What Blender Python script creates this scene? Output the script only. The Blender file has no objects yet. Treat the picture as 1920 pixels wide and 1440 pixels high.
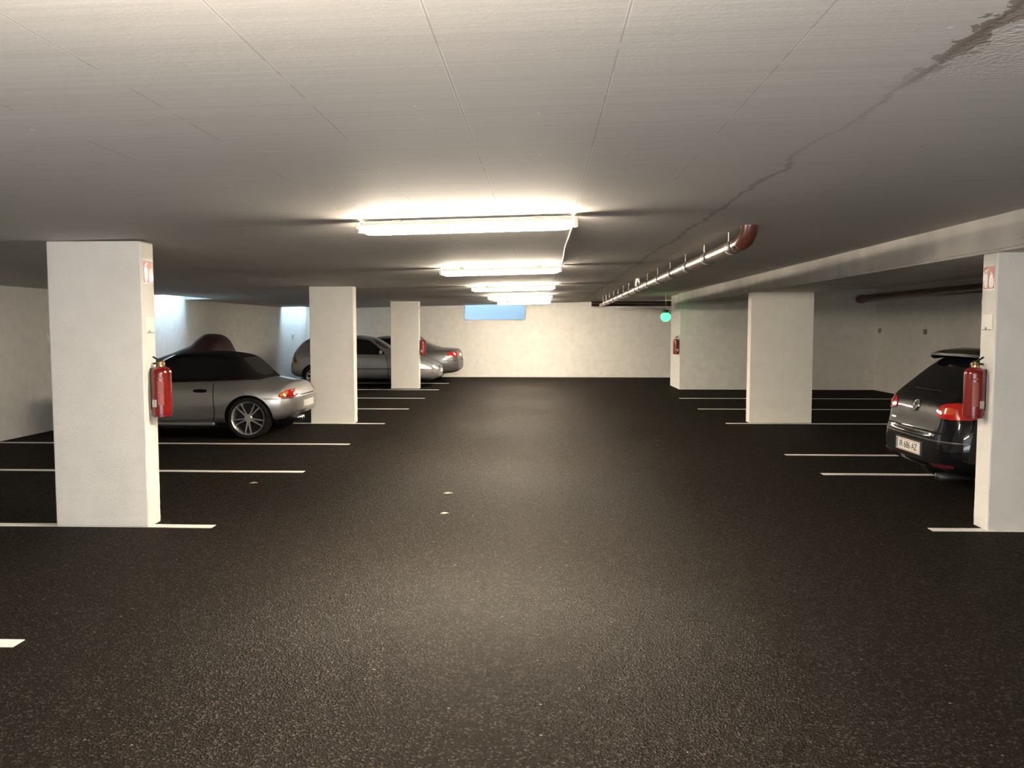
import bpy, bmesh, math, random
import numpy as np
from mathutils import Vector, Matrix
from mathutils.bvhtree import BVHTree

random.seed(7)
C = bpy.context.scene.collection
PI = math.pi
EYE = 1.65                                   # camera height


def ceil_z(x):
    return 2.445 + 0.024 * x                 # the slab rises gently to one side


# ------------------------------------------------------------------ materials
def mat(name, col, rough=0.5, metal=0.0, coat=0.0, noise=0.06, scale=30.0, bump=0.0, bscale=80.0, emit=None, estr=0.0, spec=0.5, sheen=0.0):
    m = bpy.data.materials.new(name)
    m.use_nodes = True
    nt = m.node_tree
    b = nt.nodes['Principled BSDF']
    b.inputs['Roughness'].default_value = rough
    b.inputs['Metallic'].default_value = metal
    b.inputs['Coat Weight'].default_value = coat
    b.inputs['Coat Roughness'].default_value = 0.06
    b.inputs['Specular IOR Level'].default_value = spec
    tc = nt.nodes.new('ShaderNodeTexCoord')
    n = nt.nodes.new('ShaderNodeTexNoise')
    n.inputs['Scale'].default_value = scale
    n.inputs['Detail'].default_value = 5
    nt.links.new(tc.outputs['Object'], n.inputs['Vector'])
    r = nt.nodes.new('ShaderNodeValToRGB')
    r.color_ramp.elements[0].position = 0.3
    r.color_ramp.elements[1].position = 0.7
    r.color_ramp.elements[0].color = [c * (1 - noise) for c in col[:3]] + [1]
    r.color_ramp.elements[1].color = [min(1, c * (1 + noise)) for c in col[:3]] + [1]
    nt.links.new(n.outputs['Fac'], r.inputs['Fac'])
    nt.links.new(r.outputs['Color'], b.inputs['Base Color'])
    if bump:
        n2 = nt.nodes.new('ShaderNodeTexNoise')
        n2.inputs['Scale'].default_value = bscale
        n2.inputs['Detail'].default_value = 4
        nt.links.new(tc.outputs['Object'], n2.inputs['Vector'])
        bp = nt.nodes.new('ShaderNodeBump')
        bp.inputs['Strength'].default_value = bump
        bp.inputs['Distance'].default_value = 0.01
        nt.links.new(n2.outputs['Fac'], bp.inputs['Height'])
        nt.links.new(bp.outputs['Normal'], b.inputs['Normal'])
    if emit:
        b.inputs['Emission Color'].default_value = (*emit, 1)
        b.inputs['Emission Strength'].default_value = estr
    return m


class NT:
    """small helper for hand-wired node trees"""
    def __init__(self, m):
        self.nt = m.node_tree
        self.b = self.nt.nodes['Principled BSDF']

    def n(self, kind, **kw):
        nd = self.nt.nodes.new('ShaderNode' + kind)
        for k, v in kw.items():
            if k in nd.inputs:
                nd.inputs[k].default_value = v
            else:
                setattr(nd, k, v)
        return nd

    def l(self, a, b):
        self.nt.links.new(a, b)

    def math(self, op, a, b=None, clamp=False):
        nd = self.nt.nodes.new('ShaderNodeMath')
        nd.operation = op
        nd.use_clamp = clamp
        for i, v in enumerate((a, b)):
            if v is None:
                continue
            if isinstance(v, (int, float)):
                nd.inputs[i].default_value = v
            else:
                self.l(v, nd.inputs[i])
        return nd.outputs[0]

    def mix(self, fac, a, b):
        nd = self.nt.nodes.new('ShaderNodeMix')
        nd.data_type = 'RGBA'
        for i, v in ((0, fac), (6, a), (7, b)):
            if isinstance(v, (int, float)):
                nd.inputs[i].default_value = v
            elif isinstance(v, tuple):
                nd.inputs[i].default_value = (*v, 1)
            else:
                self.l(v, nd.inputs[i])
        return nd.outputs[2]


def asphalt():
    m = bpy.data.materials.new('asphalt')
    m.use_nodes = True
    t = NT(m)
    co = t.n('TexCoord').outputs['Object']
    big = t.n('TexNoise', Scale=0.7, Detail=4.0)
    fine = t.n('TexNoise', Scale=150.0, Detail=3.0)
    mid = t.n('TexVoronoi', Scale=100.0)
    spk = t.n('TexVoronoi', voronoi_dimensions='2D', Scale=5.0)
    for nd in (big, fine, mid, spk):
        t.l(co, nd.inputs['Vector'])
    c1 = t.mix(fine.outputs['Fac'], (0.0065, 0.0050, 0.0041), (0.018, 0.0143, 0.0118))
    c2 = t.mix(t.math('MULTIPLY', big.outputs['Fac'], 0.5), c1, (0.013, 0.0103, 0.0085))
    st = t.n('SeparateColor')
    t.l(mid.outputs['Color'], st.inputs[0])
    c2 = t.mix(t.math('MULTIPLY', t.math('GREATER_THAN', st.outputs[0], 0.84), 0.8), c2, (0.052, 0.044, 0.037))   # bare aggregate
    c2 = t.mix(t.math('MULTIPLY', t.math('LESS_THAN', st.outputs[1], 0.2), 0.6), c2, (0.003, 0.0025, 0.002))
    # pale grit and scraps scattered over the tar
    sg = t.n('SeparateColor')
    t.l(spk.outputs['Color'], sg.inputs[0])
    grit = t.math('MULTIPLY', t.math('LESS_THAN', spk.outputs['Distance'], t.math('MULTIPLY', t.math('SUBTRACT', sg.outputs[0], 0.5), 0.07)), t.math('GREATER_THAN', big.outputs['Fac'], 0.45))
    c3 = t.mix(t.math('MULTIPLY', grit, 0.45), c2, (0.35, 0.30, 0.24))
    rg = t.math('ADD', t.math('MULTIPLY', fine.outputs['Fac'], 0.12), 0.29)
    dif = t.n('BsdfDiffuse')
    glo = t.n('BsdfGlossy')
    t.l(c3, dif.inputs['Color'])
    t.l(rg, glo.inputs['Roughness'])
    glo.inputs['Color'].default_value = (1, 0.97, 0.92, 1)
    fr = t.n('Fresnel', IOR=1.30)
    fac = t.math('MINIMUM', t.math('MULTIPLY', fr.outputs[0], 0.20), 0.025)   # open-pored tar never turns into a mirror
    mx = t.n('MixShader')
    t.l(fac, mx.inputs[0])
    t.l(dif.outputs[0], mx.inputs[1])
    t.l(glo.outputs[0], mx.inputs[2])
    t.l(mx.outputs[0], t.nt.nodes['Material Output'].inputs['Surface'])
    h = t.math('ADD', t.math('MULTIPLY', mid.outputs['Distance'], 0.9), t.math('MULTIPLY', fine.outputs['Fac'], 0.5))
    bp = t.n('Bump', Strength=0.68, Distance=0.009)
    t.l(h, bp.inputs['Height'])
    t.l(bp.outputs['Normal'], dif.inputs['Normal'])
    t.l(bp.outputs['Normal'], glo.inputs['Normal'])
    return m


def concrete_ceiling():
    """board-marked raw slab: joints every 0.513 m, cross joints every 2.55 m, a stained joint and a broken-out stretch"""
    m = bpy.data.materials.new('board_marked_concrete')
    m.use_nodes = True
    t = NT(m)
    co = t.n('TexCoord').outputs['Object']
    sep = t.n('SeparateXYZ')
    t.l(co, sep.inputs[0])
    X, Y = sep.outputs[0], sep.outputs[1]
    mp = t.n('Mapping')
    mp.inputs['Scale'].default_value = (0.35, 60.0, 1.0)
    t.l(co, mp.inputs['Vector'])
    streak = t.n('TexNoise', Scale=1.0, Detail=4.0)
    t.l(mp.outputs[0], streak.inputs['Vector'])
    cloud = t.n('TexNoise', Scale=0.9, Detail=5.0)
    fine = t.n('TexNoise', Scale=60.0, Detail=3.0)
    wob = t.n('TexNoise', Scale=2.2, Detail=4.0)
    brk = t.n('TexNoise', Scale=2.2, Detail=3.0)
    dots = t.n('TexVoronoi', voronoi_dimensions='2D', Scale=2.6)
    for nd in (cloud, fine, wob, brk, dots):
        t.l(co, nd.inputs['Vector'])
    base = t.mix(streak.outputs['Fac'], (0.53, 0.505, 0.47), (0.72, 0.695, 0.655))
    base = t.mix(t.math('MULTIPLY', cloud.outputs['Fac'], 0.45), base, (0.63, 0.60, 0.56))

    def dist_to_grid(v, phase, step):
        u = t.math('DIVIDE', t.math('SUBTRACT', v, phase), step)
        f = t.math('SUBTRACT', t.math('FRACT', t.math('ADD', u, 0.5)), 0.5)
        return t.math('MULTIPLY', t.math('ABSOLUTE', f), step)
    dx = dist_to_grid(X, -0.295, 0.513)
    dark = t.math('MULTIPLY', t.math('LESS_THAN', dx, 0.0024), t.math('GREATER_THAN', brk.outputs['Fac'], 0.36))
    pale = t.math('MULTIPLY', t.math('LESS_THAN', t.math('ABSOLUTE', t.math('SUBTRACT', dx, 0.0042)), 0.0018), t.math('GREATER_THAN', brk.outputs['Fac'], 0.46))
    base = t.mix(t.math('MULTIPLY', dark, 0.5), base, (0.30, 0.275, 0.25))
    base = t.mix(t.math('MULTIPLY', pale, 0.55), base, (0.86, 0.82, 0.76))
    dy = dist_to_grid(Y, 4.22, 2.55)
    cross = t.math('MULTIPLY', t.math('LESS_THAN', dy, 0.006), t.math('GREATER_THAN', wob.outputs['Fac'], 0.5))
    base = t.mix(t.math('MULTIPLY', cross, 0.3), base, (0.80, 0.76, 0.70))
    # dark wavering stain along one joint (x = 1.22)
    wx = t.math('ADD', t.math('SUBTRACT', X, 1.235), t.math('MULTIPLY', t.math('SUBTRACT', wob.outputs['Fac'], 0.5), 0.22))
    ax = t.math('ABSOLUTE', wx)
    stain = t.math('SUBTRACT', 1.0, t.math('DIVIDE', ax, 0.028), True)
    # the stain fades out between the broken stretch and the lamps
    fade = t.math('ADD', 0.25, t.math('MULTIPLY', t.math('DIVIDE', t.math('ABSOLUTE', t.math('SUBTRACT', Y, 3.5)), 1.2), 0.8), True)
    base = t.mix(t.math('MULTIPLY', t.math('MULTIPLY', stain, fade), 0.5), base, (0.20, 0.165, 0.13))
    # broken-out gully near the viewer on the same joint
    near = t.math('SUBTRACT', 1.0, t.math('DIVIDE', t.math('SUBTRACT', Y, 2.5), 0.5), True)
    side = t.math('MULTIPLY', t.math('GREATER_THAN', wx, 0.0), near)
    side = t.math('MULTIPLY', side, t.math('LESS_THAN', wx, 0.55))
    crumb = t.n('TexNoise', Scale=11.0, Detail=5.0, Roughness=0.65)
    t.l(co, crumb.inputs['Vector'])
    gul = t.math('MULTIPLY', t.math('LESS_THAN', ax, t.math('MULTIPLY', t.math('SUBTRACT', crumb.outputs['Fac'], 0.36), 0.30)), near)
    base = t.mix(t.math('MULTIPLY', gul, 0.65), base, (0.13, 0.085, 0.055))
    # small pale lime spots
    sd = t.n('SeparateColor')
    t.l(dots.outputs['Color'], sd.inputs[0])
    sp = t.math('LESS_THAN', dots.outputs['Distance'], t.math('MULTIPLY', t.math('SUBTRACT', sd.outputs[0], 0.45), 0.045))
    base = t.mix(t.math('MULTIPLY', sp, 0.7), base, (0.9, 0.86, 0.8))
    t.l(base, t.b.inputs['Base Color'])
    t.b.inputs['Roughness'].default_value = 0.75
    t.b.inputs['Specular IOR Level'].default_value = 0.3
    h = t.math('ADD', t.math('MULTIPLY', streak.outputs['Fac'], 0.10), t.math('MULTIPLY', fine.outputs['Fac'], 0.10))
    h = t.math('ADD', h, t.math('MULTIPLY', gul, 1.6))
    h = t.math('ADD', h, t.math('MULTIPLY', t.math('MULTIPLY', side, fine.outputs['Fac']), 2.0))
    h = t.math('SUBTRACT', h, t.math('MULTIPLY', dark, 0.5))
    bp = t.n('Bump', Strength=0.35, Distance=0.012)
    t.l(h, bp.inputs['Height'])
    t.l(bp.outputs['Normal'], t.b.inputs['Normal'])
    return m


M = {}
M['asphalt'] = asphalt()
M['ceiling'] = concrete_ceiling()
M['plaster'] = mat('white_wall_paint', (0.80, 0.775, 0.725), 0.85, noise=0.05, scale=6, bump=0.25, bscale=130, spec=0.25)
M['pillar'] = mat('white_pillar_paint', (0.80, 0.775, 0.725), 0.8, noise=0.03, scale=5, bump=0.3, bscale=90, spec=0.25)
M['pillar_cream'] = mat('cream_pillar_paint', (0.90, 0.865, 0.77), 0.8, noise=0.03, scale=5, bump=0.3, bscale=90, spec=0.25)
M['beam'] = mat('beam_concrete', (0.62, 0.59, 0.545), 0.75, noise=0.10, scale=3, bump=0.3, bscale=60, spec=0.3)
M['line'] = mat('road_paint', (0.80, 0.78, 0.72), 0.6, noise=0.10, scale=40, bump=0.2, bscale=200)
M['silver'] = mat('silver_paint', (0.46, 0.455, 0.445), 0.36, 0.85, 0.6, noise=0.03, scale=200)
M['silver2'] = mat('light_silver_paint', (0.42, 0.42, 0.425), 0.36, 0.8, 0.6, noise=0.03, scale=200)
M['grey'] = mat('dark_grey_paint', (0.13, 0.125, 0.125), 0.3, 0.6, 0.8, noise=0.03, scale=200)
M['black'] = mat('black_paint', (0.004, 0.004, 0.005), 0.3, 0.0, 0.75, noise=0.1, scale=200, spec=0.06)
M['black'].node_tree.nodes['Principled BSDF'].inputs['Coat Roughness'].default_value = 0.02
M['glass'] = mat('tinted_car_glass', (0.005, 0.0055, 0.007), 0.04, 0.0, 0.4, noise=0.05, spec=0.4)
M['plastic_window'] = mat('soft_rear_window', (0.012, 0.015, 0.017), 0.12, 0.0, 0.6, noise=0.1)
M['cloth'] = mat('black_roof_cloth', (0.0045, 0.0038, 0.0036), 0.85, noise=0.2, scale=60, bump=0.3, bscale=300, spec=0.12)
M['tarp'] = mat('maroon_tarp', (0.030, 0.010, 0.008), 0.55, noise=0.25, scale=5, bump=0.35, bscale=9)
M['rubber'] = mat('tyre_rubber', (0.009, 0.009, 0.009), 0.8, noise=0.2, scale=50, spec=0.2)
M['dark'] = mat('dark_plastic', (0.012, 0.012, 0.012), 0.5, noise=0.2, scale=50)
M['seam'] = mat('panel_gap', (0.006, 0.006, 0.006), 0.95, noise=0.1, spec=0.1)
M['alloy'] = mat('wheel_alloy', (0.80, 0.78, 0.76), 0.33, 0.9, 0.3, noise=0.03)
M['alloy_dark'] = mat('wheel_well', (0.010, 0.010, 0.010), 0.6, noise=0.1, spec=0.2)
M['chrome'] = mat('chrome', (0.85, 0.83, 0.80), 0.1, 1.0, noise=0.02)
M['red_lens'] = mat('red_lamp_lens', (0.42, 0.012, 0.008), 0.1, 0.0, 1.0, noise=0.15, scale=60)
M['amber_lens'] = mat('amber_lamp_lens', (0.72, 0.20, 0.02), 0.1, 0.0, 1.0, noise=0.15, scale=60)
M['orange_lens'] = mat('orange_lamp_lens', (0.55, 0.075, 0.015), 0.1, 0.0, 1.0, noise=0.15, scale=60)
M['clear_lens'] = mat('clear_lamp_lens', (0.62, 0.62, 0.62), 0.08, 0.4, 1.0, noise=0.15, scale=40)
M['dark_red_lens'] = mat('dark_red_lens', (0.08, 0.008, 0.010), 0.12, 0.0, 1.0, noise=0.15, scale=60)
M['plate'] = mat('number_plate_white', (0.78, 0.76, 0.70), 0.45, noise=0.04)
M['plate_blue'] = mat('number_plate_blue', (0.20, 0.24, 0.30), 0.45, noise=0.04)
M['plate_red'] = mat('number_plate_red', (0.55, 0.18, 0.15), 0.45, noise=0.04)
M['ink'] = mat('black_ink', (0.03, 0.03, 0.03), 0.6, noise=0.1)
M['red'] = mat('extinguisher_red', (0.19, 0.008, 0.006), 0.22, 0.0, 0.6, noise=0.06)
M['label'] = mat('faded_label', (0.30, 0.07, 0.06), 0.5, noise=0.2, scale=90)
M['label_white'] = mat('white_label', (0.70, 0.58, 0.54), 0.5, noise=0.1, scale=90)
M['brass'] = mat('brass_valve', (0.62, 0.42, 0.22), 0.3, 1.0, noise=0.05)
M['hose'] = mat('black_hose', (0.015, 0.014, 0.013), 0.5, noise=0.1)
M['sign_red'] = mat('sign_red', (0.33, 0.025, 0.012), 0.4, noise=0.05)
M['sign_white'] = mat('sign_white', (0.88, 0.82, 0.74), 0.4, noise=0.03)
M['notice'] = mat('white_notice', (0.84, 0.80, 0.74), 0.5, noise=0.03)
M['steel'] = mat('drain_pipe_steel', (0.72, 0.62, 0.53), 0.30, 1.0, noise=0.06, scale=12)
M['coupling'] = mat('pipe_coupling', (0.03, 0.022, 0.018), 0.6, 0.0, noise=0.1)
M['redbrown'] = mat('red_brown_pipe_paint', (0.085, 0.026, 0.018), 0.3, 0.0, 0.3, noise=0.12, scale=20)
M['brown'] = mat('dark_brown_pipe_paint', (0.035, 0.018, 0.014), 0.35, 0.0, 0.2, noise=0.15, scale=20)
M['galv'] = mat('galvanised_rod', (0.6, 0.55, 0.5), 0.4, 0.9, noise=0.05)
M['lamp_body'] = mat('lamp_housing', (0.62, 0.57, 0.48), 0.5, noise=0.04)
M['lamp_end'] = mat('lamp_end_plastic', (0.8, 0.74, 0.62), 0.5, noise=0.03)
M['diffuser'] = mat('lit_diffuser', (0.9, 0.88, 0.8), 0.4, emit=(1.0, 0.86, 0.68), estr=215.0)
_t = NT(M['diffuser'])                          # prismatic tray: the sides are dimmer than the underside
_g = _t.n('NewGeometry')
_s = _t.n('SeparateXYZ')
_t.l(_g.outputs['Normal'], _s.inputs[0])
_t.l(_t.math('MULTIPLY', _t.math('ADD', 0.42, _t.math('MULTIPLY', _t.math('ABSOLUTE', _s.outputs[2]), 0.58)), 275.0), _t.b.inputs['Emission Strength'])
M['cable'] = mat('white_cable', (0.88, 0.82, 0.70), 0.5, noise=0.03)
M['green'] = mat('lit_green_lens', (0.1, 0.6, 0.4), 0.3, emit=(0.06, 1.0, 0.19), estr=2.4)
M['socket'] = mat('socket_plastic', (0.88, 0.87, 0.85), 0.5, noise=0.03)
M['socket_grey'] = mat('grey_socket_plastic', (0.30, 0.27, 0.23), 0.6, noise=0.05)
M['leaf'] = mat('dry_leaf', (0.52, 0.44, 0.33), 0.8, noise=0.2, scale=80)
M['well'] = mat('light_well_render', (0.62, 0.66, 0.70), 0.9, noise=0.05)
M['sill'] = mat('window_sill_metal', (0.35, 0.36, 0.38), 0.5, noise=0.05)
wg = bpy.data.materials.new('window_glass')
wg.use_nodes = True
_b = wg.node_tree.nodes['Principled BSDF']
_b.inputs['Transmission Weight'].default_value = 1.0
_b.inputs['Roughness'].default_value = 0.0
_b.inputs['IOR'].default_value = 1.02
_b.inputs['Base Color'].default_value = (0.93, 0.97, 1.0, 1)
M['window'] = wg


# ------------------------------------------------------------------ mesh helpers
def finish(name, bm, material, parent=None, smooth=False, angle=None):
    me = bpy.data.meshes.new(name)
    bmesh.ops.recalc_face_normals(bm, faces=bm.faces[:])
    bm.to_mesh(me)
    bm.free()
    return link(name, me, material, parent, smooth, angle)


def link(name, me, material, parent=None, smooth=False, angle=None):
    if material is not None:
        me.materials.clear()
        me.materials.append(material)
    if smooth or angle:
        me.polygons.foreach_set('use_smooth', [True] * len(me.polygons))
        if angle:
            me.set_sharp_from_angle(angle=math.radians(angle))
    o = bpy.data.objects.new(name, me)
    C.objects.link(o)
    if parent is not None:
        o.parent = parent
    return o


def thing(name, label, cat, loc=(0, 0, 0), rotz=0.0, group=None):
    o = bpy.data.objects.new(name, None)
    o.empty_display_size = 0.2
    C.objects.link(o)
    o.location = loc
    o.rotation_euler = (0, 0, rotz)
    return tag(o, label, cat, group)


def tag(o, label, cat, group=None, kind=None):
    o['label'] = label
    o['category'] = cat
    if group:
        o['group'] = group
    if kind:
        o['kind'] = kind
    return o


def struct(o):
    o['kind'] = 'structure'
    return o


def box(bm, x0, x1, y0, y1, z0, z1, bevel=0.0):
    vs = [bm.verts.new((x, y, z)) for z in (z0, z1) for y in (y0, y1) for x in (x0, x1)]
    q = [(0, 1, 3, 2), (4, 6, 7, 5), (0, 4, 5, 1), (1, 5, 7, 3), (3, 7, 6, 2), (2, 6, 4, 0)]
    fs = [bm.faces.new([vs[i] for i in f]) for f in q]
    if bevel:
        es = list({e for f in fs for e in f.edges})
        bmesh.ops.bevel(bm, geom=es, offset=bevel, segments=2, profile=0.5, affect='EDGES')
    return vs


def boxo(name, x0, x1, y0, y1, z0, z1, material, parent=None, bevel=0.0):
    bm = bmesh.new()
    box(bm, x0, x1, y0, y1, z0, z1, bevel)
    return finish(name, bm, material, parent)


def tube(bm, pts, r, n=10, cap=True):
    pts = [Vector(p) for p in pts]
    rs = r if isinstance(r, (list, tuple)) else [r] * len(pts)
    rings = []
    up = Vector((0, 0, 1))
    for i, p in enumerate(pts):
        d = (pts[min(i + 1, len(pts) - 1)] - pts[max(i - 1, 0)]).normalized()
        a = d.cross(up)
        if a.length < 1e-3:
            a = d.cross(Vector((1, 0, 0)))
        a.normalize()
        b = d.cross(a).normalized()
        rings.append([bm.verts.new(p + (a * math.cos(t) + b * math.sin(t)) * rs[i]) for t in (2 * PI * k / n for k in range(n))])
    for i in range(len(rings) - 1):
        for k in range(n):
            bm.faces.new((rings[i][k], rings[i][(k + 1) % n], rings[i + 1][(k + 1) % n], rings[i + 1][k]))
    if cap:
        bm.faces.new(rings[0][::-1])
        bm.faces.new(rings[-1])


def lathe(bm, prof, n=24, mtx=Matrix.Identity(4), cap=True):
    """prof: (radius, height) pairs about local z"""
    rings = []
    for r, h in prof:
        if r < 1e-5:
            rings.append([bm.verts.new(mtx @ Vector((0, 0, h)))])
        else:
            rings.append([bm.verts.new(mtx @ Vector((r * math.cos(t), r * math.sin(t), h))) for t in (2 * PI * k / n for k in range(n))])
    for a, b in zip(rings, rings[1:]):
        for k in range(n):
            k2 = (k + 1) % n
            if len(a) == 1 and len(b) == 1:
                continue
            if len(a) == 1:
                bm.faces.new((a[0], b[k2], b[k]))
            elif len(b) == 1:
                bm.faces.new((a[k], a[k2], b[0]))
            else:
                bm.faces.new((a[k], a[k2], b[k2], b[k]))
    if cap:
        if len(rings[0]) > 2:
            bm.faces.new(rings[0][::-1])
        if len(rings[-1]) > 2:
            bm.faces.new(rings[-1])


def prism(bm, poly, axis, a, b):
    """extrude a 2D polygon from a to b along axis (x: poly in y,z; y: poly in x,z; z: poly in x,y)"""
    def P(u, v, w):
        return {'x': (w, u, v), 'y': (u, w, v), 'z': (u, v, w)}[axis]
    A = [bm.verts.new(P(u, v, a)) for u, v in poly]
    B = [bm.verts.new(P(u, v, b)) for u, v in poly]
    n = len(poly)
    bm.faces.new(A)
    bm.faces.new(B[::-1])
    for i in range(n):
        bm.faces.new((A[i], B[i], B[(i + 1) % n], A[(i + 1) % n]))


def text_mesh(name, s, size, material, parent, mtx, extrude=0.001):
    cu = bpy.data.curves.new(name + '_curve', 'FONT')
    cu.body = s
    cu.size = size
    cu.align_x = 'CENTER'
    cu.align_y = 'CENTER'
    cu.extrude = extrude
    tmp = bpy.data.objects.new(name + '_curve', cu)
    C.objects.link(tmp)
    bpy.context.view_layer.update()
    dg = bpy.context.evaluated_depsgraph_get()
    me = bpy.data.meshes.new_from_object(tmp.evaluated_get(dg))
    bpy.data.objects.remove(tmp)
    me.transform(mtx)
    return link(name, me, material, parent)


def chaikin(poly, it=2, closed=True):
    p = [Vector(q) for q in poly]
    for _ in range(it):
        o = []
        n = len(p)
        rng = range(n if closed else n - 1)
        if not closed:
            o.append(p[0])
        for i in rng:
            a, b = p[i], p[(i + 1) % n]
            o += [a * 0.75 + b * 0.25, a * 0.25 + b * 0.75]
        if not closed:
            o.append(p[-1])
        p = o
    return [(q.x, q.y) for q in p]


# ------------------------------------------------------------------ the setting
XL, XR, YF, YB = -7.85, 8.75, 27.4, -1.6      # inner faces of the walls
YR = 22.3                                      # front of the cross wall on the bay side

fl = boxo('floor', XL - 0.2, XR + 0.2, YB - 0.2, YF + 0.2, -0.2, 0.0, M['asphalt'])
struct(fl)

# painted bay lines, each a part of the floor
LINES = [(-4.95, -2.72, 6.67), (XL + 0.05, -2.72, 9.27), (XL + 0.05, -2.72, 11.5), (-6.0, -2.70, 14.02), (XL + 0.05, -2.70, 16.57),
         (XL + 0.05, -2.73, 19.1), (XL + 0.05, -2.73, 21.72), (XL + 0.05, -2.75, 24.22), (XL + 0.05, -2.73, 4.12), (XL + 0.05, -2.73, 1.6),
         (3.17, 8.2, 6.78), (3.15, 8.15, 9.34), (3.15, 8.15, 10.75), (3.16, 8.2, 14.27), (3.15, 8.2, 16.78), (3.19, 8.2, 19.31), (3.17, 8.2, 4.2)]
for x0, x1, y in LINES:
    bm = bmesh.new()
    n = 14
    lo, hi = [], []
    for i in range(n + 1):
        x = x0 + (x1 - x0) * i / n
        w = 0.003 * math.sin(3.1 * x + y) + 0.002 * math.sin(7.3 * x)
        lo.append((x, y - 0.05 + w))
        hi.append((x, y + 0.05 + w))
    prism(bm, lo + hi[::-1], 'z', -0.002, 0.004)
    ln = finish('parking_line', bm, M['line'], fl)
    ln['label'] = 'white painted parking bay line'

# ceiling slab with two roof-light slots along one wall
SLOTS = [(XL - 0.2, -7.22, 15.6, 17.95), (XL - 0.2, -7.22, 24.7, 27.35)]


def slab():
    bm = bmesh.new()
    xs = [XL - 0.2, XL, -7.22, -3, 0, 3.3, XR + 0.2]
    ys = [YB - 0.2, 5, 15.6, 17.95, 24.7, 27.35, YF + 0.2]
    key = {}

    def v(x, y, top):
        k = (x, y, top)
        if k not in key:
            key[k] = bm.verts.new((x, y, ceil_z(x) + (0.35 if top else 0)))
        return key[k]

    def hole(x, y):
        return any(a < x < b and c < y < d for a, b, c, d in SLOTS)
    cells = {}
    for i in range(len(xs) - 1):
        for j in range(len(ys) - 1):
            cells[i, j] = not hole((xs[i] + xs[i + 1]) / 2, (ys[j] + ys[j + 1]) / 2)
    for (i, j), ok in cells.items():
        if not ok:
            continue
        x0, x1, y0, y1 = xs[i], xs[i + 1], ys[j], ys[j + 1]
        bm.faces.new([v(x0, y0, 0), v(x0, y1, 0), v(x1, y1, 0), v(x1, y0, 0)])
        bm.faces.new([v(x0, y0, 1), v(x1, y0, 1), v(x1, y1, 1), v(x0, y1, 1)])
        for di, dj, a, b in ((-1, 0, (x0, y0), (x0, y1)), (1, 0, (x1, y0), (x1, y1)), (0, -1, (x0, y0), (x1, y0)), (0, 1, (x0, y1), (x1, y1))):
            if not cells.get((i + di, j + dj), False):
                bm.faces.new([v(*a, 0), v(*b, 0), v(*b, 1), v(*a, 1)])
    return finish('ceiling', bm, M['ceiling'])


struct(slab())


def wall(name, poly, axis, a, b, m=None):
    bm = bmesh.new()
    prism(bm, poly, axis, a, b)
    return struct(finish(name, bm, m or M['plaster']))


wall('wall_left', [(YB, 0), (YF, 0), (YF, 3.1), (YB, 3.1)], 'x', XL - 0.2, XL)
wall('wall_right', [(YB, 0), (YF, 0), (YF, 2.9), (YB, 2.9)], 'x', XR, XR + 0.2)
# unseen wall behind the viewer; doorway opening added to hold the fill light
DX0, DX1, DZ = -3.2, 1.6, 2.25
wall('wall_front', [(XL - 0.2, 0), (DX0, 0), (DX0, DZ), (DX1, DZ), (DX1, 0), (XR + 0.2, 0), (XR + 0.2, 2.9), (XL - 0.2, 2.9)], 'y', YB - 0.2, YB)
# far wall with its high strip window
WX0, WX1, WZ0 = -2.60, -0.56, 1.89
bm = bmesh.new()
prism(bm, [(XL - 0.2, 0), (XR + 0.2, 0), (XR + 0.2, 2.9), (WX1, 2.9), (WX1, WZ0), (WX0, WZ0), (WX0, 2.9), (XL - 0.2, 2.9)], 'y', YF, YF + 0.2)
struct(finish('wall_back', bm, M['plaster']))
# cross wall closing the bays on one side short of the far wall
bm = bmesh.new()
prism(bm, [(3.65, 22.1), (XR, 22.1), (XR, 23.7), (3.65, 23.7)], 'z', 0, 2.75)
struct(finish('wall_side', bm, M['plaster']))

# the strip window: frame, pane, sill, and the open light well behind it
wz1 = ceil_z(-2.6)
win = bpy.data.objects.new('window_1', None)
C.objects.link(win)
win['kind'] = 'structure'
bm = bmesh.new()
for x0, x1, z0, z1 in ((WX0, WX0 + 0.025, WZ0, wz1 + .04), (WX1 - 0.025, WX1, WZ0, wz1 + .04), (WX0, WX1, WZ0, WZ0 + 0.02)):
    box(bm, x0, x1, YF + 0.14, YF + 0.18, z0, z1)
finish('window_frame', bm, M['well'], win)
boxo('window_pane', WX0 + 0.02, WX1 - 0.02, YF + 0.155, YF + 0.161, WZ0 + 0.015, wz1 + .04, M['window'], win)
boxo('window_sill', WX0, WX1, YF + 0.0, YF + 0.14, WZ0 - 0.004, WZ0 + 0.006, M['sill'], win)
bm = bmesh.new()                                # light well: open at the top
box(bm, WX0 - 0.5, WX1 + 0.5, YF + 0.9, YF + 1.0, 1.3, 3.2)
box(bm, WX0 - 0.6, WX0 - 0.5, YF + 0.2, YF + 1.0, 1.3, 3.2)
box(bm, WX1 + 0.5, WX1 + 0.6, YF + 0.2, YF + 1.0, 1.3, 3.2)
box(bm, WX0 - 0.6, WX1 + 0.6, YF + 0.2, YF + 1.0, 1.2, 1.3)
struct(finish('trim_1', bm, M['well']))

# downstand beam resting on the pillar row of one side
bm = bmesh.new()
prism(bm, [(3.57, 2.245), (4.64, 2.245), (4.64, ceil_z(4.64) + 0.1), (3.57, ceil_z(3.57) + 0.1)], 'y', YB, 22.1)
bmesh.ops.bevel(bm, geom=[e for e in bm.edges if abs(e.verts[0].co.z - 2.245) < .001 and abs(e.verts[1].co.z - 2.245) < .001 and abs(e.verts[0].co.x - e.verts[1].co.x) < .01], offset=0.02, segments=2, affect='EDGES')
struct(finish('ceiling_beam', bm, M['beam']))


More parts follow.
